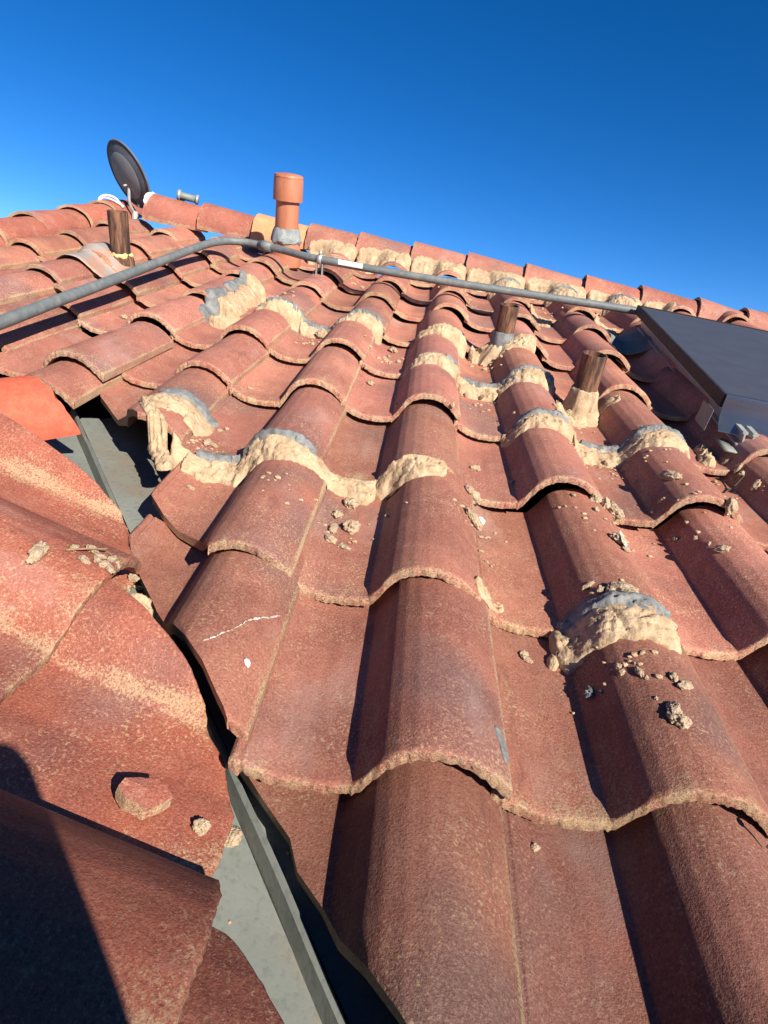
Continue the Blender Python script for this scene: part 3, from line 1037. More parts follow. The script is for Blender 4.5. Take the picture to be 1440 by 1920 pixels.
def box_mesh(name, cx, cy, cz, sx, sy, sz, bev=0.002):
    bm = bmesh.new()
    bmesh.ops.create_cube(bm, size=1.0)
    for v in bm.verts: v.co = Vector((v.co.x * sx + cx, v.co.y * sy + cy, v.co.z * sz + cz))
    if bev: bmesh.ops.bevel(bm, geom=bm.edges[:], offset=bev, segments=2, affect='EDGES')
    me = bpy.data.meshes.new(name); bm.to_mesh(me); bm.free()
    return me


cz = 0.13
cpts = [(-1.30, 0.30, 0.56), (-1.06, 0.66, 0.41), (-0.925, 0.90, 0.20), (-0.899, 0.985, cz + 0.006), (-0.897, 1.037, cz), (-0.891, 1.267, cz), (-0.881, 1.559, cz), (-0.873, 1.976, cz), (-0.866, 2.30, cz), (-0.850, 2.50, cz),
        (-0.805, 2.61, cz), (-0.71, 2.637, cz), (-0.541, 2.58, cz), (-0.351, 2.49, cz), (0.137, 2.418, cz), (0.608, 2.403, cz), (1.016, 2.391, cz), (1.20, 2.386, cz)]
cond = empty('conduit', (-0.897, 1.037, 0.0))
tag(cond, 'grey electrical conduit pipe bending across the tiles towards the solar panel', 'pipe')
inv_c = Matrix.Translation((0.897, -1.037, 0.0))


def cadd(name, me, mat):
    me.transform(inv_c)
    return add(name, me, mat, cond)


cp = curve_pts(cpts)
cadd('tube', tube_mesh('tube', cp, 0.0168), 'conduit')
ci = min(range(len(cp)), key=lambda i: (cp[i] - Vector((-0.63, 2.61, cz))).length)
seg = cp[ci - 2:ci + 3]
d_ = (seg[-1] - seg[0]).normalized()
c0 = seg[2]
cadd('coupling', tube_mesh('coupling', [c0 - d_ * 0.035, c0 - d_ * 0.034, c0 - d_ * 0.018, c0 - d_ * 0.017, c0 + d_ * 0.017, c0 + d_ * 0.018, c0 + d_ * 0.034, c0 + d_ * 0.035],
                           [0.0185, 0.0225, 0.0225, 0.0245, 0.0245, 0.0225, 0.0225, 0.0185]), 'conduit')
k0 = min(range(len(cp)), key=lambda i: (cp[i] - Vector((-0.345, 2.487, cz))).length)
kp = cp[k0]
kd = (cp[k0 + 1] - cp[k0 - 1]).normalized()
cadd('clamp', tube_mesh('clamp', [kp - kd * 0.011, kp + kd * 0.011], 0.0215), 'zinc')
for dx in (-0.0135, 0.0135):
    cadd('clamp_leg', box_mesh('clamp_leg', kp.x + dx, kp.y - 0.006, cz - 0.046, 0.005, 0.030, 0.062), 'zinc')
cadd('clamp_screw', tube_mesh('clamp_screw', [kp + Vector((0, 0, 0.02)), kp + Vector((0, 0, 0.034))], 0.007, 8), 'zinc')
cadd('strut', box_mesh('strut', kp.x - 0.008, kp.y - 0.022, cz - 0.082, 0.042, 0.040, 0.036), 'zinc')
l0 = min(range(len(cp)), key=lambda i: (cp[i] - Vector((-0.20, 2.46, cz))).length)
# white sticker: a shell wrapped round the camera side of the tube
lp0, lp1 = cp[l0 - 2].lerp(cp[l0 + 1], 0.22), cp[l0 - 2].lerp(cp[l0 + 1], 0.85)
lv, lf = [], []
for i in range(5):
    p = lp0.lerp(lp1, i / 4)
    for k in range(7):
        a = math.radians(-10 + 70 * k / 6)
        lv.append((p.x, p.y - 0.0190 * math.cos(a), p.z + 0.0190 * math.sin(a)))
for i in range(4):
    for k in range(6):
        lf.append((i * 7 + k, (i + 1) * 7 + k, (i + 1) * 7 + k + 1, i * 7 + k + 1))
cadd('sticker', mesh_from('sticker', lv, lf), 'white')

# ------------------------------------------------------------------ solar panel
PROT = Matrix.Rotation(math.radians(-3.0), 3, 'Z') @ Matrix.Rotation(math.radians(2.2), 3, 'Y')
sp = empty('solar_panel', (0.985, 1.245, 0.125), PROT)
tag(sp, 'dark solar panel tilted just above the tiles with a curved metal lower trim', 'solar panel')
PW, PL, PT = 1.70, 1.115, 0.036
fm = 0.012
add('frame', box_mesh('frame', fm / 2, PL / 2, PT / 2, fm, PL, PT, 0.0015), 'panel_frame', sp)
add('frame', box_mesh('frame', PW - fm / 2, PL / 2, PT / 2, fm, PL, PT, 0.0015), 'panel_frame', sp)
add('frame', box_mesh('frame', PW / 2, fm / 2, PT / 2, PW - 2 * fm - 0.004, fm, PT, 0.0015), 'panel_frame', sp)
add('frame', box_mesh('frame', PW / 2, PL - fm / 2, PT / 2, PW - 2 * fm - 0.004, fm, PT, 0.0015), 'panel_frame', sp)
gl = add('cell_sheet', box_mesh('cell_sheet', PW / 2, PL / 2, PT - 0.006, PW - 2 * fm - 0.002, PL - 2 * fm - 0.002, 0.006, 0), 'solar', sp)
# curved lower trim
tv, tf = [], []
arc_pts = [(0.004, PT + 0.002), (-0.002, PT + 0.002), (-0.004, PT - 0.006), (-0.006, PT - 0.022), (-0.010, PT - 0.040), (-0.018, PT - 0.058), (-0.030, PT - 0.074), (-0.046, PT - 0.086), (-0.050, PT - 0.088)]
for i in range(2):
    for (y, z) in arc_pts:
        tv.append((0.004 + i * (PW - 0.01), y - 0.002, z))
na = len(arc_pts)
for k in range(na - 1):
    tf.append((k, na + k, na + k + 1, k + 1))
o = add('lower_trim', mesh_from('lower_trim', tv, tf), 'alu', sp)
md = o.modifiers.new('solid', 'SOLIDIFY'); md.thickness = 0.0018
add('side_plate', box_mesh('side_plate', -0.022, 0.012, -0.034, 0.003, 0.085, 0.062), 'galv', sp)
# mounting rail: an open C profile running under the panel
rail = empty('mounting_rail', (1.01, 1.16, 0.055), PROT)
tag(rail, 'slotted metal mounting rail end sticking out below the solar panel', 'rail')
rp = [(-0.024, 0.0), (0.024, 0.0), (0.024, 0.004), (0.010, 0.006), (0.016, 0.034), (0.021, 0.036), (0.021, 0.041), (0.007, 0.041), (0.006, 0.034), (0.011, 0.033), (0.005, 0.006), (-0.005, 0.006),
      (-0.011, 0.033), (-0.006, 0.034), (-0.007, 0.041), (-0.021, 0.041), (-0.021, 0.036), (-0.016, 0.034), (-0.010, 0.006), (-0.024, 0.004)]
rv, rf = [], []
for i in range(2):
    for (x, z) in rp: rv.append((x + 0.04, i * 1.25, z))
nr = len(rp)
for k in range(nr):
    j = (k + 1) % nr
    rf.append((k, j, nr + j, nr + k))
rf.append(tuple(range(nr))[::-1]); rf.append(tuple(nr + k for k in range(nr)))
add('rail_profile', mesh_from('rail_profile', rv, rf, False), 'zinc', rail)
hk = [(0.0 + 0.17 * i / 16, -0.005 - 0.045 * (i / 16) ** 2.0) for i in range(17)]
hv, hf_ = [], []
for (x, z) in hk:
    hv += [(x - 0.02, -0.035, z), (x - 0.02, 0.05, z)]
for i in range(16): hf_.append((2 * i, 2 * i + 2, 2 * i + 3, 2 * i + 1))
o = add('roof_hook', mesh_from('roof_hook', hv, hf_), 'galv', rail)
md = o.modifiers.new('solid', 'SOLIDIFY'); md.thickness = 0.006

# ------------------------------------------------------------------ satellite dish
DN = Vector((-0.50, -0.80, -0.35)).normalized()      # the way its back faces
dz = -DN
dish = empty('satellite_dish', (-1.60, 3.40, 0.10))
tag(dish, 'dark backed oval satellite dish standing at the left end of the ridge', 'satellite dish')
dup = Vector((-0.02, 0.10, 1.0)); dup = (dup - dz * dup.dot(dz)).normalized()
dx_ = dup.cross(dz).normalized()
dc = Vector((-1.612, 3.37, 0.270)) - Vector((-1.60, 3.40, 0.10))
RX, RY, DEP = 0.158, 0.176, 0.034


def dpt(a, r_, off):
    return dc + dx_ * (RX * r_ * math.cos(a)) + dup * (RY * r_ * math.sin(a)) + dz * off


def dish_skin(off, flip):
    verts, faces = [tuple(dpt(0, 0, -DEP + off))], []
    NR, NA = 8, 48
    for k in range(1, NR + 1):
        r_ = k / NR
        for i in range(NA):
            verts.append(tuple(dpt(2 * math.pi * i / NA, r_, -DEP * (1 - r_ * r_) + off)))
    for i in range(NA):
        j = (i + 1) % NA
        faces.append((0, 1 + i, 1 + j) if not flip else (0, 1 + j, 1 + i))
    for k in range(NR - 1):
        for i in range(NA):
            j = (i + 1) % NA
            a = 1 + k * NA
            f = (a + i, a + NA + i, a + NA + j, a + j)
            faces.append(f if not flip else f[::-1])
    return verts, faces


v1, f1 = dish_skin(0.0, True)
me = mesh_from('reflector', v1, f1)
o = add('reflector', me, 'dish', dish)
md = o.modifiers.new('solid', 'SOLIDIFY'); md.thickness = 0.004
rim = [dpt(2 * math.pi * i / 64, 1.0, 0.0) for i in range(65)]
add('rim', tube_mesh('rim', rim, 0.006, 8, False), 'dish', dish)
# stamped backing ring
ring = []
bv, bf = [], []
for i in range(48):
    a = 2 * math.pi * i / 48
    bv += [tuple(dpt(a, 0.62, -DEP * (1 - 0.62 ** 2) - 0.006)), tuple(dpt(a, 0.70, -DEP * (1 - 0.70 ** 2) - 0.004))]
bv.append(tuple(dpt(0, 0, -DEP - 0.007)))
for i in range(48):
    j = (i + 1) % 48
    bf.append((2 * i, 2 * j, 2 * j + 1, 2 * i + 1)); bf.append((2 * i, 96, 2 * j))
add('back_pressing', mesh_from('back_pressing', bv, bf), 'dish_back', dish)
lo = dpt(-math.pi / 2, 0.55, -DEP * 0.7)
add('mount_bracket', tube_mesh('mount_bracket', curve_pts([lo + dup * 0.05, lo - dz * 0.03, lo - dz * 0.045 - dup * 0.05, lo - dz * 0.03 - dup * 0.12], 5), 0.009, 10), 'zinc', dish)
add('mast', tube_mesh('mast', [lo - dz * 0.03 - dup * 0.08, lo - dz * 0.03 - Vector((0, 0, 0.30))], 0.017, 12), 'zinc', dish)
add('bolt', tube_mesh('bolt', [lo + dup * 0.055 - dz * 0.01, lo + dup * 0.06 - dz * 0.035], 0.006, 8), 'zinc', dish)
# feed arm and twin feed, showing over the first ridge tile
fa = Vector((-1.335, 3.50, 0.185)) - Vector((-1.60, 3.40, 0.10))
add('feed_arm', tube_mesh('feed_arm', curve_pts([lo - dup * 0.06, lo - dup * 0.08 + dz * 0.10, fa - Vector((0.05, 0, 0.03)), fa], 6), 0.010, 8), 'zinc', dish)
fd = Vector((0.95, 0.15, -0.12)).normalized()
f0 = fa - fd * 0.05
add('feed_body', tube_mesh('feed_body', [f0, f0 + fd * 0.012, f0 + fd * 0.03, f0 + fd * 0.10], [0.017, 0.02, 0.02, 0.02], 14), 'galv', dish)
add('feed_disc', tube_mesh('feed_disc', [f0 + fd * 0.000, f0 + fd * 0.016], 0.030, 20), 'zinc', dish)
add('feed_disc', tube_mesh('feed_disc', [f0 + fd * 0.105, f0 + fd * 0.118], 0.027, 20), 'zinc', dish)
cb = curve_pts([(-0.16, -0.11, 0.0), (-0.165, -0.10, 0.035), (-0.13, -0.09, 0.055), (-0.08, -0.08, 0.045), (-0.045, -0.07, 0.0)], 7)
add('cable', tube_mesh('cable', cb, 0.0065, 8), 'white', dish)
cb = curve_pts([(-0.15, -0.13, -0.01), (-0.15, -0.12, 0.03), (-0.125, -0.11, 0.045), (-0.08, -0.10, 0.035), (-0.03, -0.09, 0.01)], 7)
add('cable', tube_mesh('cable', cb, 0.005, 8), 'white', dish)

# ------------------------------------------------------------------ the photographer, crouching behind the camera
def person():
    J = {'pelvis': ((0.13, -1.02, 0.34), .145), 'waist': ((0.12, -0.96, 0.54), .175), 'chest': ((0.15, -0.90, 0.74), .155), 'neck': ((0.15, -0.85, 0.93), .062), 'head': ((0.15, -0.80, 1.04), .095),
         'crown': ((0.15, -0.80, 1.13), .075),
         'sr': ((0.335, -0.88, 0.83), .072), 'er': ((0.39, -0.70, 0.62), .062), 'wr': ((0.245, -0.52, 0.62), .034), 'hr': ((0.20, -0.475, 0.645), .036),
         'sl': ((-0.035, -0.88, 0.83), .072), 'el': ((-0.10, -0.72, 0.60), .075), 'wl': ((0.03, -0.52, 0.62), .034), 'hl': ((0.075, -0.475, 0.645), .036),
         'tr': ((0.23, -0.98, 0.31), .105), 'kr': ((0.36, -0.66, 0.44), .075), 'ar': ((0.33, -0.86, 0.15), .052), 'fr': ((0.35, -0.70, 0.115), .05),
         'tl': ((0.03, -0.98, 0.31), .105), 'kl': ((-0.08, -0.66, 0.44), .075), 'al': ((-0.06, -0.86, 0.17), .052), 'fl': ((-0.08, -0.70, 0.135), .05)}
    E_ = ['pelvis waist', 'waist chest', 'chest neck', 'neck head', 'head crown', 'chest sr', 'sr er', 'er wr', 'wr hr', 'chest sl', 'sl el', 'el wl', 'wl hl',
          'pelvis tr', 'tr kr', 'kr ar', 'ar fr', 'pelvis tl', 'tl kl', 'kl al', 'al fl']
    names = list(J)
    org = Vector((0.13, -0.95, 0.05))
    for k in J: J[k] = ((J[k][0][0] - 0.022, J[k][0][1] - 0.01, J[k][0][2]), J[k][1])
    me = bpy.data.meshes.new('person')
    me.from_pydata([tuple(Vector(J[k][0]) - org) for k in names], [tuple(names.index(x) for x in e.split()) for e in E_], [])
    o = add('person', me, 'cloth')
    place(o, org)
    md = o.modifiers.new('skin', 'SKIN')
    for i, k in enumerate(names):
        o.data.skin_vertices[0].data[i].radius = (J[k][1], J[k][1])
    o.data.skin_vertices[0].data[0].use_root = True
    sm = o.modifiers.new('sub', 'SUBSURF'); sm.levels = 2; sm.render_levels = 2
    tag(o, 'crouching photographer in dark clothes whose shadow falls across the left roof slope', 'person')


person()

#@@CRUMBS
M['crumb'] = plain_noise_material('mortar_crumb', (0.39, 0.285, 0.18), (0.54, 0.41, 0.275), 1.6, 0.95, bs=0.5, bd=0.10, fine=9)
M['crumb_grey'] = plain_noise_material('cement_crumb', (0.15, 0.155, 0.158), (0.25, 0.25, 0.245), 1.6, 0.95, bs=0.5, bd=0.10, fine=9)
M['crumb_white'] = plain_noise_material('white_crumb', (0.60, 0.57, 0.52), (0.72, 0.70, 0.66), 1.6, 0.9, bs=0.3, bd=0.08, fine=9)


def crumb_mesh(seed, elong=1.0, flat=0.72, sub=4, rough=0.42):
    bm = bmesh.new()
    bmesh.ops.create_icosphere(bm, subdivisions=sub, radius=0.5)
    for v in bm.verts:
        d = v.co.normalized()
        k = 1 + rough * fbm((d.x * 1.6, d.y * 1.6, d.z * 1.6), 4, seed) + 0.22 * (mnoise.voronoi(Vector((d.x * 2.6 + seed, d.y * 2.6, d.z * 2.6)))[0][0] - 0.4)
        v.co = Vector((d.x * 0.5 * k * elong, d.y * 0.5 * k, d.z * 0.5 * k * flat))
    for v in bm.verts: v.co *= 1 + 0.10 * fbm((v.co.x * 9, v.co.y * 9, v.co.z * 9), 3, seed + 1)
    me = bpy.data.meshes.new('mortar_crumb')
    bm.to_mesh(me); bm.free()
    me.polygons.foreach_set('use_smooth', [True] * len(me.polygons))
    return me


CR_M = [crumb_mesh(40 + i, 1.0 + 0.5 * (i % 3)) for i in range(9)]


def set_on(o, p, nrm, size, spin, sink=0.25, scale=None):
    n = Vector(nrm).normalized()
    t = n.cross(Vector((math.cos(spin), math.sin(spin), 0.0))).normalized()
    b = n.cross(t)
    R = Matrix((t, b, n)).transposed()
    sc = scale or (size, size, size)
    o.matrix_world = ROOF @ Matrix.Translation(Vector(p) + n * size * sink) @ R.to_4x4() @ Matrix.Diagonal((*sc, 1.0))


WHERE = [
    ('m', 'a', (0.055, 0.652, -0.01), (0.11, 0.08, 0.99), 0.033),
    ('m', 'a', (0.034, 0.595, -0.002), (0.29, 0.07, 0.95), 0.0212),
    ('m', 'a', (0.034, 0.54, 0.002), (0.24, 0.08, 0.97), 0.0183),
    ('m', 'a', (0.067, 0.557, -0.004), (-0.06, 0.08, 1.0), 0.047),
    ('m', 'a', (0.035, 0.499, 0.005), (0.26, 0.07, 0.96), 0.0176),
    ('m', 'a', (0.064, 0.488, 0.001), (-0.03, 0.08, 1.0), 0.0136),
    ('m', 'b', (0.288, 0.703, 0.04), (0.67, 0.04, 0.74), 0.0224),
    ('m', 'b', (0.309, 0.725, 0.016), (0.23, -0.88, 0.41), 0.0254),
    ('m', 'b', (0.292, 0.583, 0.042), (0.71, 0.04, 0.7), 0.0351),
    ('white', 'b', (0.317, 0.645, 0.003), (0.48, 0.07, 0.87), 0.024),
    ('m', 'b', (0.323, 0.497, 0.011), (0.47, 0.07, 0.88), 0.0079),
    ('m', 'b', (0.332, 0.493, 0.007), (0.47, 0.07, 0.88), 0.0059),
    ('m', 'c', (0.554, 0.722, 0.057), (0.05, -0.96, 0.26), 0.026),
    ('m', 'c', (0.576, 0.724, 0.047), (0.61, -0.79, 0.06), 0.0238),
    ('m', 'c', (0.611, 0.753, 0.015), (0.22, 0.06, 0.97), 0.032),
    ('m', 'c', (0.542, 0.663, 0.062), (0.31, 0.07, 0.95), 0.0135),
    ('m', 'c', (0.558, 0.55, 0.065), (0.33, 0.06, 0.94), 0.0252),
    ('m', 'c', (0.568, 0.528, 0.062), (0.53, 0.07, 0.85), 0.0135),
    ('m', 'e', (0.734, 0.691, 0.007), (-0.84, 0.04, 0.55), 0.0136),
    ('m', 'e', (0.768, 0.585, 0.06), (-0.47, 0.06, 0.88), 0.0208),
    ('m', 'e', (0.741, 0.834, 0.079), (-0.49, 0.06, 0.87), 0.0288),
    ('m', 'e', (0.704, 0.914, 0.019), (-0.84, 0.05, 0.53), 0.011),
    ('m', 'e', (0.828, 0.731, 0.083), (0.31, -0.92, 0.24), 0.0279),
    ('m', 'd', (0.474, 0.397, 0.064), (-0.65, 0.05, 0.76), 0.013),
    ('m', 'd', (0.486, 0.376, 0.075), (-0.39, 0.07, 0.92), 0.0145),
    ('m', 'd', (0.499, 0.37, 0.081), (-0.4, 0.06, 0.91), 0.0162),
    ('m', 'd', (0.519, 0.369, 0.085), (-0.13, 0.06, 0.99), 0.0236),
    ('m', 'e', (0.74, 0.852, 0.077), (-0.49, 0.06, 0.87), 0.0106),
    ('m', 'd', (0.373, 0.29, -0.006), (0.14, 0.08, 0.99), 0.0121),
    ('m', 'd', (0.376, 0.279, -0.005), (0.14, 0.06, 0.99), 0.0111),
    ('m', 'd', (0.48, 0.217, 0.067), (-0.71, 0.05, 0.7), 0.0105),
    ('m', 'd', (0.48, 0.203, 0.069), (-0.71, 0.06, 0.7), 0.0087),
    ('m', 'd', (0.499, 0.197, 0.08), (-0.44, 0.07, 0.9), 0.0111),
    ('m', 'd', (0.504, 0.186, 0.083), (-0.33, 0.07, 0.94), 0.0071),
    ('m', 'd', (0.54, 0.191, 0.085), (0.1, 0.06, 0.99), 0.0129),
    ('m', 'd', (0.551, 0.179, 0.084), (0.27, 0.07, 0.96), 0.0145),
    ('grey', 'd', (0.451, 0.2, 0.024), (-0.85, 0.05, 0.53), 0.0195),
    ('grey', 'd', (0.459, 0.192, 0.04), (-0.93, 0.04, 0.37), 0.0072),
    ('m', 'd', (0.517, 0.123, 0.09), (-0.16, 0.07, 0.98), 0.0195),
    ('m', 'd', (0.521, 0.108, 0.092), (-0.16, 0.07, 0.98), 0.0208),
    ('m', 'h', (0.354, -0.014, -0.008), (0.32, 0.05, 0.95), 0.0091),
    ('m', 'g', (0.318, 0.883, 0.003), (0.22, 0.07, 0.97), 0.0179),
    ('m', 'g', (0.325, 0.879, 0.002), (0.12, 0.07, 0.99), 0.0115),
    ('m', 'g', (0.058, 1.747, -0.012), (-0.01, 0.07, 1.0), 0.0435),
    ('m', 'g', (0.048, 1.665, -0.006), (0.06, 0.09, 0.99), 0.0114),
    ('m', 'g', (0.018, 1.356, -0.003), (0.17, 0.07, 0.98), 0.0248),
    ('m', 'i', (-0.293, 0.791, 0.011), (0.31, 0.06, 0.95), 0.02),
    ('m', 'i', (-0.279, 0.793, 0.007), (0.17, 0.06, 0.98), 0.0125),
    ('m', 'i', (-0.281, 0.895, 0.001), (0.22, 0.06, 0.97), 0.0133),
    ('m', 'i', (-0.291, 0.875, 0.005), (0.29, 0.06, 0.96), 0.0119),
    ('m', 'i', (-0.27, 0.622, -0.006), (0.27, 0.08, 0.96), 0.0101),
    ('m', 'i', (-0.873, 1.638, -0.002), (0.17, 0.08, 0.98), 0.025),
    ('white2', 'i', (-0.013, 0.123, 0.063), (0.64, 0.05, 0.77), 0.0085),
    ('m', 'f', (-0.29, 0.166, 0.149), (0.27, -0.05, 0.96), 0.02),
    ('m', 'f', (-0.263, 0.199, 0.139), (0.28, 0.17, 0.95), 0.0132),
    ('m', 'f', (-0.247, 0.212, 0.131), (0.28, 0.34, 0.9), 0.0142),
    ('m', 'f', (-0.242, 0.184, 0.135), (0.28, 0.14, 0.95), 0.0108),
    ('m', 'f', (-0.231, 0.194, 0.13), (0.29, 0.14, 0.95), 0.0108),
    ('m', 'f', (-0.22, 0.191, 0.127), (0.28, 0.14, 0.95), 0.0123),
    ('m', 'f', (-0.219, 0.209, 0.123), (0.29, 0.35, 0.89), 0.0109),
    ('m', 'f', (-0.21, 0.207, 0.116), (-0.96, 0.06, 0.28), 0.014),
    ('m', 'f', (-0.21, 0.185, 0.125), (0.28, 0.13, 0.95), 0.0114),
    ('m', 'f', (-0.232, 0.204, 0.129), (0.28, 0.15, 0.95), 0.0086),
    ('m', 'f', (-0.236, 0.29, 0.023), (0.29, 0.3, 0.91), 0.0177),
    ('m', 'f', (-0.266, 0.366, -0.059), (0.24, 0.18, 0.95), 0.0178),
    ('m', 'f', (-0.235, 0.27, 0.018), (-0.82, 0.52, 0.25), 0.0105),
    ('grey2', 'i', (-0.003, -0.078, 0.038), (0.29, 0.28, 0.91), 0.0186),
    ('m', 'i', (0.016, -0.03, -0.058), (-0.2, 0.1, 0.95), 0.021),
    ('m', 'e', (1.015, 1.075, 0.022), (-0.91, 0.02, 0.41), 0.0161),
    ('m', 'e', (1.014, 1.047, 0.021), (-0.91, 0.02, 0.41), 0.0191),
    ('m', 'e', (1.015, 0.971, 0.029), (-0.91, 0.02, 0.41), 0.0229),
    ('m', 'e', (1.004, 1.121, 0.016), (-0.84, 0.05, 0.55), 0.0147),
    ('m', 'e', (0.96, 1.055, -0.016), (-0.08, 0.09, 0.99), 0.0127),
    ('m', 'e', (1.002, 1.056, 0.002), (-0.83, 0.04, 0.56), 0.0096),
    ('m', 'h', (0.541, 1.172, 0.071), (0.51, 0.06, 0.86), 0.0137),
    ('m', 'h', (0.549, 1.153, 0.068), (0.54, 0.06, 0.84), 0.015),
    ('m', 'h', (0.609, 1.306, 0.018), (-0.65, -0.07, 0.76), 0.0198),
    ('m', 'h', (0.538, 1.204, 0.07), (0.51, 0.05, 0.86), 0.0108),
    ('m', 'h', (0.429, 1.168, 0.047), (-0.83, 0.04, 0.55), 0.009),
    ('m', 'g', (0.252, 1.085, 0.075), (0.48, -0.67, 0.57), 0.0127),
    ('m', 'h', (0.4, 0.826, 0.012), (-0.31, 0.07, 0.95), 0.0087),
    ('m', 'h', (0.661, 1.028, 0.002), (0.75, -0.09, 0.65), 0.0175),
    ('m', 'h', (0.508, 0.717, 0.058), (-0.13, 0.08, 0.99), 0.0105),
    ('m', 'g', (0.363, 1.392, -0.002), (-0.74, -0.11, 0.66), 0.0136),
    ('m', 'g', (0.337, 1.33, -0.008), (0.13, 0.07, 0.99), 0.0115),
    ('m', 'g', (0.312, 1.386, 0.001), (-0.27, -0.81, 0.53), 0.0134),
    ('m', 'e', (0.714, 0.776, 0.047), (-0.93, 0.04, 0.37), 0.0101),
    ('m', 'e', (0.75, 0.654, 0.038), (-0.84, 0.04, 0.55), 0.0109),
    ('m', 'e', (0.759, 0.619, 0.05), (-0.65, 0.05, 0.76), 0.0083),
    ('m', 'd', (0.513, 0.236, 0.081), (-0.17, 0.07, 0.98), 0.0058),
    ('m', 'd', (0.498, 0.216, 0.078), (-0.44, 0.06, 0.9), 0.0056),
    ('m', 'd', (0.493, 0.222, 0.075), (-0.46, 0.07, 0.88), 0.005),
    ('m', 'g', (0.015, 1.477, -0.011), (0.2, 0.07, 0.98), 0.0193),
    ('m', 'g', (0.11, 1.156, 0.027), (-0.84, 0.03, 0.54), 0.0074),
    ('m', 'a', (0.057, 0.5, 0.001), (0.14, 0.06, 0.99), 0.0059),
    ('m', 'g', (-0.212, 1.765, 0.001), (-0.01, -0.69, 0.72), 0.0201),
    ('m', 'a', (0.113, 0.528, 0.002), (-0.26, 0.07, 0.96), 0.005),
    ('m', 'd', (0.505, 0.149, 0.086), (-0.21, 0.08, 0.98), 0.005),
    ('m', 'd', (0.475, 0.377, 0.067), (-0.65, 0.05, 0.75), 0.0055),
    ('m', 'h', (0.485, 0.673, 0.054), (-0.41, 0.05, 0.91), 0.0068),
    ('m', 'i', (-0.263, 0.728, 0.009), (0.06, 0.07, 1.0), 0.0072),
    ('m', 'i', (-0.292, 1.142, 0.012), (0.31, 0.07, 0.95), 0.0106),
    ('m', 'g', (0.08, -0.031, -0.066), (0.11, 0.08, 0.99), 0.005),
]
CLUSTER = {'a': 'in the pan below the long capped mortar bed',
           'b': 'right of the central barrel, by the tile nose',
           'c': 'in the pan below the large rough patch',
           'd': 'around the single capped mortar plug',
           'e': 'on the far right tiles below the panel',
           'f': 'in the heap along the left slope barrel',
           'g': 'mid slope between the mortar beds',
           'h': 'near the slanted vent pipe and its patches',
           'i': 'beside the broken valley edge'}
ORD2 = ['eleventh nearest', 'twelfth nearest', 'thirteenth nearest', 'fourteenth nearest', 'fifteenth nearest', 'sixteenth nearest', 'seventeenth nearest', 'eighteenth nearest', 'nineteenth nearest', 'twentieth nearest']
ORD = ['nearest', 'second nearest', 'third nearest', 'fourth nearest', 'fifth nearest', 'sixth nearest', 'seventh nearest', 'eighth nearest', 'ninth nearest', 'tenth nearest']
ranks = {}
for cl_ in CLUSTER:
    ids = sorted((i for i, w in enumerate(WHERE) if w[1] == cl_ and w[0] == 'm'), key=lambda i: (Vector(WHERE[i][2]) - CP).length)
    for k, i in enumerate(ids): ranks[i] = (k, len(ids))
ODD = {'grey': ('dark grey cement crumb', ('larger grey cement crumb stuck on the barrel below the capped plug', 'tiny grey cement crumb beside the larger grey one below the plug')),
       'grey2': ('', ('round rough greyish lump near the red tile chip on the left slope',)),
       'white': ('', ('pale white flake in the crumbs right of the central barrel',)), 'white2': ('', ('tiny white flake on the cracked tile beside the valley',))}
seen_odd = {}
for i, (kind, clus, p, nrm, size) in enumerate(WHERE):
    lr = random.Random(900 + i)
    me = CR_M[i % len(CR_M)]
    o = bpy.data.objects.new('mortar_crumb', me)
    COL.objects.link(o)
    if len(me.materials) == 0: me.materials.append(M['crumb'])
    size *= 0.62 if size > 0.035 else 0.84
    set_on(o, p, nrm, size, lr.uniform(0, 6.28))
    if kind == 'm':
        k, n_ = ranks[i]
        adj = 'tiny' if size < 0.009 else 'small' if size < 0.016 else 'medium' if size < 0.026 else 'large'
        rank = ORD[k] if k < len(ORD) else ('farthest' if k == n_ - 1 else ORD2[k - 10])
        tag(o, '%s beige crumb %s, %s there' % (adj, CLUSTER[clus], rank), 'crumb', 'mortar crumbs scattered on the tiles')
    else:
        o.material_slots[0].link = 'OBJECT'
        o.material_slots[0].material = M['crumb_grey'] if kind == 'grey' else M['crumb'] if kind == 'grey2' else M['crumb_white']
        q_ = seen_odd.get(kind, 0); seen_odd[kind] = q_ + 1
        tag(o, ODD[kind][1][min(q_, len(ODD[kind][1]) - 1)], 'crumb', 'mortar crumbs scattered on the tiles')
#@@LAST
# fine spill round the mortar beds, far too small to point at singly
spv, spf = [], []
base_bm = bmesh.new()
bmesh.ops.create_icosphere(base_bm, subdivisions=1, radius=0.5)
bv_ = [v.co.copy() for v in base_bm.verts]
bfc = [[v.index for v in f.verts] for f in base_bm.faces]
base_bm.free()
lr = random.Random(77)
spots = [(0.06, 0.56, .07), (-0.10, 0.58, .06), (0.30, 0.60, .05), (0.56, 0.62, .06), (0.50, 0.24, .05), (0.52, 0.33, .05), (0.72, 0.98, .07), (0.60, 1.02, .06), (0.35, 1.36, .06), (0.62, 1.27, .06),
         (0.40, 1.72, .06), (0.05, 1.60, .06), (-0.22, 1.70, .06), (-0.30, 0.76, .05), (0.98, 0.98, .07), (0.75, 0.72, .08), (-0.45, 1.95, .07), (0.30, 2.6, .1), (0.75, 2.7, .12), (-0.2, 2.7, .1)]
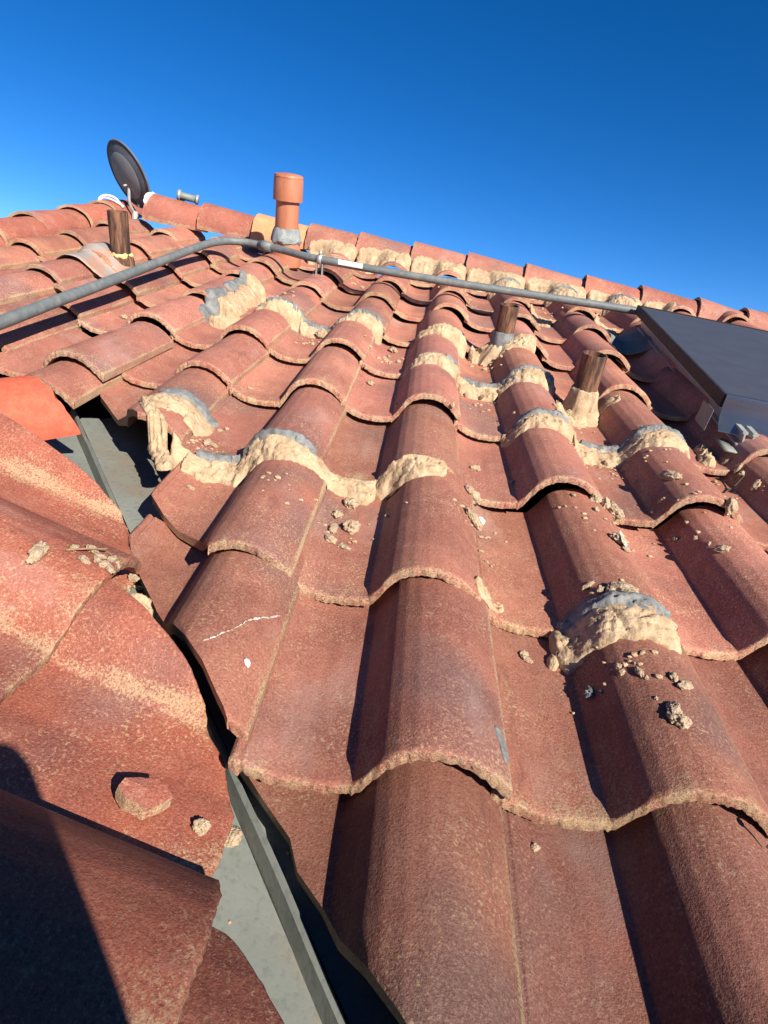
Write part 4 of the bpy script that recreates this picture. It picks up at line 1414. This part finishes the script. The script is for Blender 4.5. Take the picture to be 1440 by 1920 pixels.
for (u, v, sp_) in spots:
    for k in range(16):
        a, b = u + lr.gauss(0, sp_ * 0.6), v + lr.gauss(0, sp_ * 0.6)
        z = surf(a, b)
        if z < -0.05: continue
        r_ = lr.uniform(0.0018, 0.0048) * (1.6 if v > 1.4 else 1)
        o0 = len(spv)
        for co in bv_:
            k2 = 1 + 0.5 * fbm((co.x * 3, co.y * 3, co.z * 3), 2, k)
            spv.append((a + co.x * r_ * 2 * k2 * 1.3, b + co.y * r_ * 2 * k2, z + r_ * 0.4 + co.z * r_ * 1.4 * k2))
        spf += [[o0 + i for i in f] for f in bfc]
for k in range(26):                                   # grit caught in the valley metal
    s_ = lr.uniform(-0.9, 0.35)
    q_ = Vector(vp(s_, B_OUT, abs(lr.gauss(0.018, 0.03)) + 0.016, -0.022)) + Vector((VA.x, VA.y, -0.05))
    r_ = lr.uniform(0.0015, 0.0042)
    o0 = len(spv)
    for co in bv_:
        k2 = 1 + 0.5 * fbm((co.x * 3, co.y * 3, co.z * 3), 2, k)
        spv.append((q_.x + co.x * r_ * 2 * k2, q_.y + co.y * r_ * 2.6 * k2, q_.z + r_ * 0.4 + co.z * r_ * 1.4 * k2))
    spf += [[o0 + i for i in f] for f in bfc]
sp_o = add('mortar_grit', mesh_from('mortar_grit', spv, spf, False), 'mortar')
sp_o.matrix_world = ROOF
tag(sp_o, kind='stuff')

# red broken piece of tile on the near left slope
out = [(-0.024, 0.001), (-0.020, 0.009), (-0.008, 0.014), (0.006, 0.014), (0.013, 0.015), (0.014, 0.009), (0.020, 0.010), (0.028, -0.002), (0.019, -0.011), (0.004, -0.019), (-0.006, -0.015), (-0.016, -0.010)]
fr = add('tile_fragment', chip_mesh('tile_fragment', 5, out, 0.017, wedge=-0.12), 'tile_rake')
fn = Vector((0.27, 0.45, 0.85)).normalized()
ft = Vector((0.95, 0.25, -0.2)); ft = (ft - fn * ft.dot(fn)).normalized()
fr.matrix_world = ROOF @ Matrix.Translation(Vector((-0.062, -0.078, 0.062)) + fn * 0.004) @ Matrix((ft, fn.cross(ft), fn)).transposed().to_4x4() @ Matrix.Rotation(math.radians(-8), 4, 'Y') @ Matrix.Rotation(math.radians(16), 4, 'X')
tag(fr, 'broken red chip of tile with pale edges lying on the near left slope', 'tile fragment')

# pale dry leaf
lv_ = []
for i in range(9):
    t = i / 8
    w = 0.009 * math.sin(math.pi * min(1, t * 0.92 + 0.06)) * (1.0 + 0.3 * math.sin(t * 9))
    lv_ += [(-w, t * 0.036 - 0.018, 0.004 + 0.004 * t), (0.0, t * 0.036 - 0.018, 0.0015 + 0.004 * t), (w, t * 0.036 - 0.018, 0.004 + 0.003 * t)]
lf_ = [f for i in range(8) for f in ((3 * i, 3 * i + 1, 3 * i + 4, 3 * i + 3), (3 * i + 1, 3 * i + 2, 3 * i + 5, 3 * i + 4))]
M['leaf'] = plain_noise_material('pale_leaf', (0.42, 0.42, 0.33), (0.56, 0.55, 0.45), 60, 0.7, bs=0.2)
lf_o = add('dry_leaf', mesh_from('dry_leaf', lv_, lf_), 'leaf')
md = lf_o.modifiers.new('solid', 'SOLIDIFY'); md.thickness = 0.0006
place(lf_o, (0.560, 0.545, surf(0.560, 0.545) + 0.008), Euler((math.radians(20), math.radians(28), math.radians(25))).to_matrix())
tag(lf_o, 'pale dry leaf lying under the nose of the third barrel beside a crumb', 'leaf')

# twigs and a nail
M['twig'] = plain_noise_material('twig', (0.20, 0.11, 0.06), (0.32, 0.19, 0.10), 90, 0.85)
M['twig_dark'] = plain_noise_material('dark_twig', (0.05, 0.04, 0.03), (0.09, 0.07, 0.05), 90, 0.85)


def stick(pts, rad, mat, label, name='twig', cat='twig', wp=1.0):
    p0 = Vector(pts[0])
    me = tube_mesh(name, [Vector(p) - p0 for p in curve_pts(pts, 4)], rad, 7)
    o = add(name, me, mat)
    place(o, p0)
    tag(o, label, cat)
    return o


stick([(-0.268, 0.189, 0.1445), (-0.248, 0.200, 0.1425), (-0.228, 0.217, 0.134)], 0.0014, 'twig', 'thin straight brown twig across the crumb heap on the left slope')
stick([(0.955, 0.985, surf(0.955, 0.985) + 0.004), (0.985, 1.01, surf(0.985, 1.01) + 0.012), (1.012, 1.035, surf(1.012, 1.035) + 0.012)], 0.0016, 'twig_dark', 'short dark twig among crumbs on the far right tiles')
nl = empty('nail', (0.588, -0.012, 0.070))
tag(nl, 'grey roofing nail sticking up at the tile nose on the right edge', 'nail')
add('shank', tube_mesh('shank', [(0, 0, -0.014), (0.001, 0.002, 0.016)], 0.0018, 8), 'zinc', nl)
add('nail_head', tube_mesh('nail_head', [(0.001, 0.002, 0.0155), (0.001, 0.002, 0.0175)], 0.0048, 12), 'zinc', nl)

# white edged crack across the cut tile beside the valley, and cement smears
cpth = [(-0.069, 0.130), (-0.055, 0.147), (-0.041, 0.168), (-0.032, 0.189), (-0.023, 0.204), (-0.011, 0.219), (0.004, 0.243)]
cl = line_path(cpth, 0.003)
cv, cf = [], []
for i, (u, v) in enumerate(cl):
    t = i / (len(cl) - 1)
    w = 0.0007 + 0.0016 * max(0.0, fbm((u * 60, v * 60, 0), 3, 5) + 0.15) + (0.0022 if t > 0.80 else 0.0)
    j = 0.0016 * fbm((u * 130, v * 130, 2), 3, 6)
    for k in (-1, 0, 1):
        cv.append((u + 0.6 * k * w + j, v + k * w - j, surf(u, v) + (0.0024 if k == 0 else 0.0004)))
cf = [f for i in range(len(cl) - 1) for f in ((3 * i, 3 * i + 3, 3 * i + 4, 3 * i + 1), (3 * i + 1, 3 * i + 4, 3 * i + 5, 3 * i + 2))]
M['plaster'] = plain_noise_material('white_crack_edge', (0.36, 0.27, 0.21), (0.62, 0.56, 0.52), 60, 0.9)
ck = add('crack', mesh_from('crack', cv, cf), 'plaster', roof)
ck['label'] = 'white edged crack across the cut tile beside the valley'
ribbon('cement_smear', line_path([(0.302, 0.085), (0.309, 0.065), (0.311, 0.040)], 0.003), 0.007, 0.006, 0.0012, 'cement', roof, 211, 0.25, nt=9, sink=0.002)
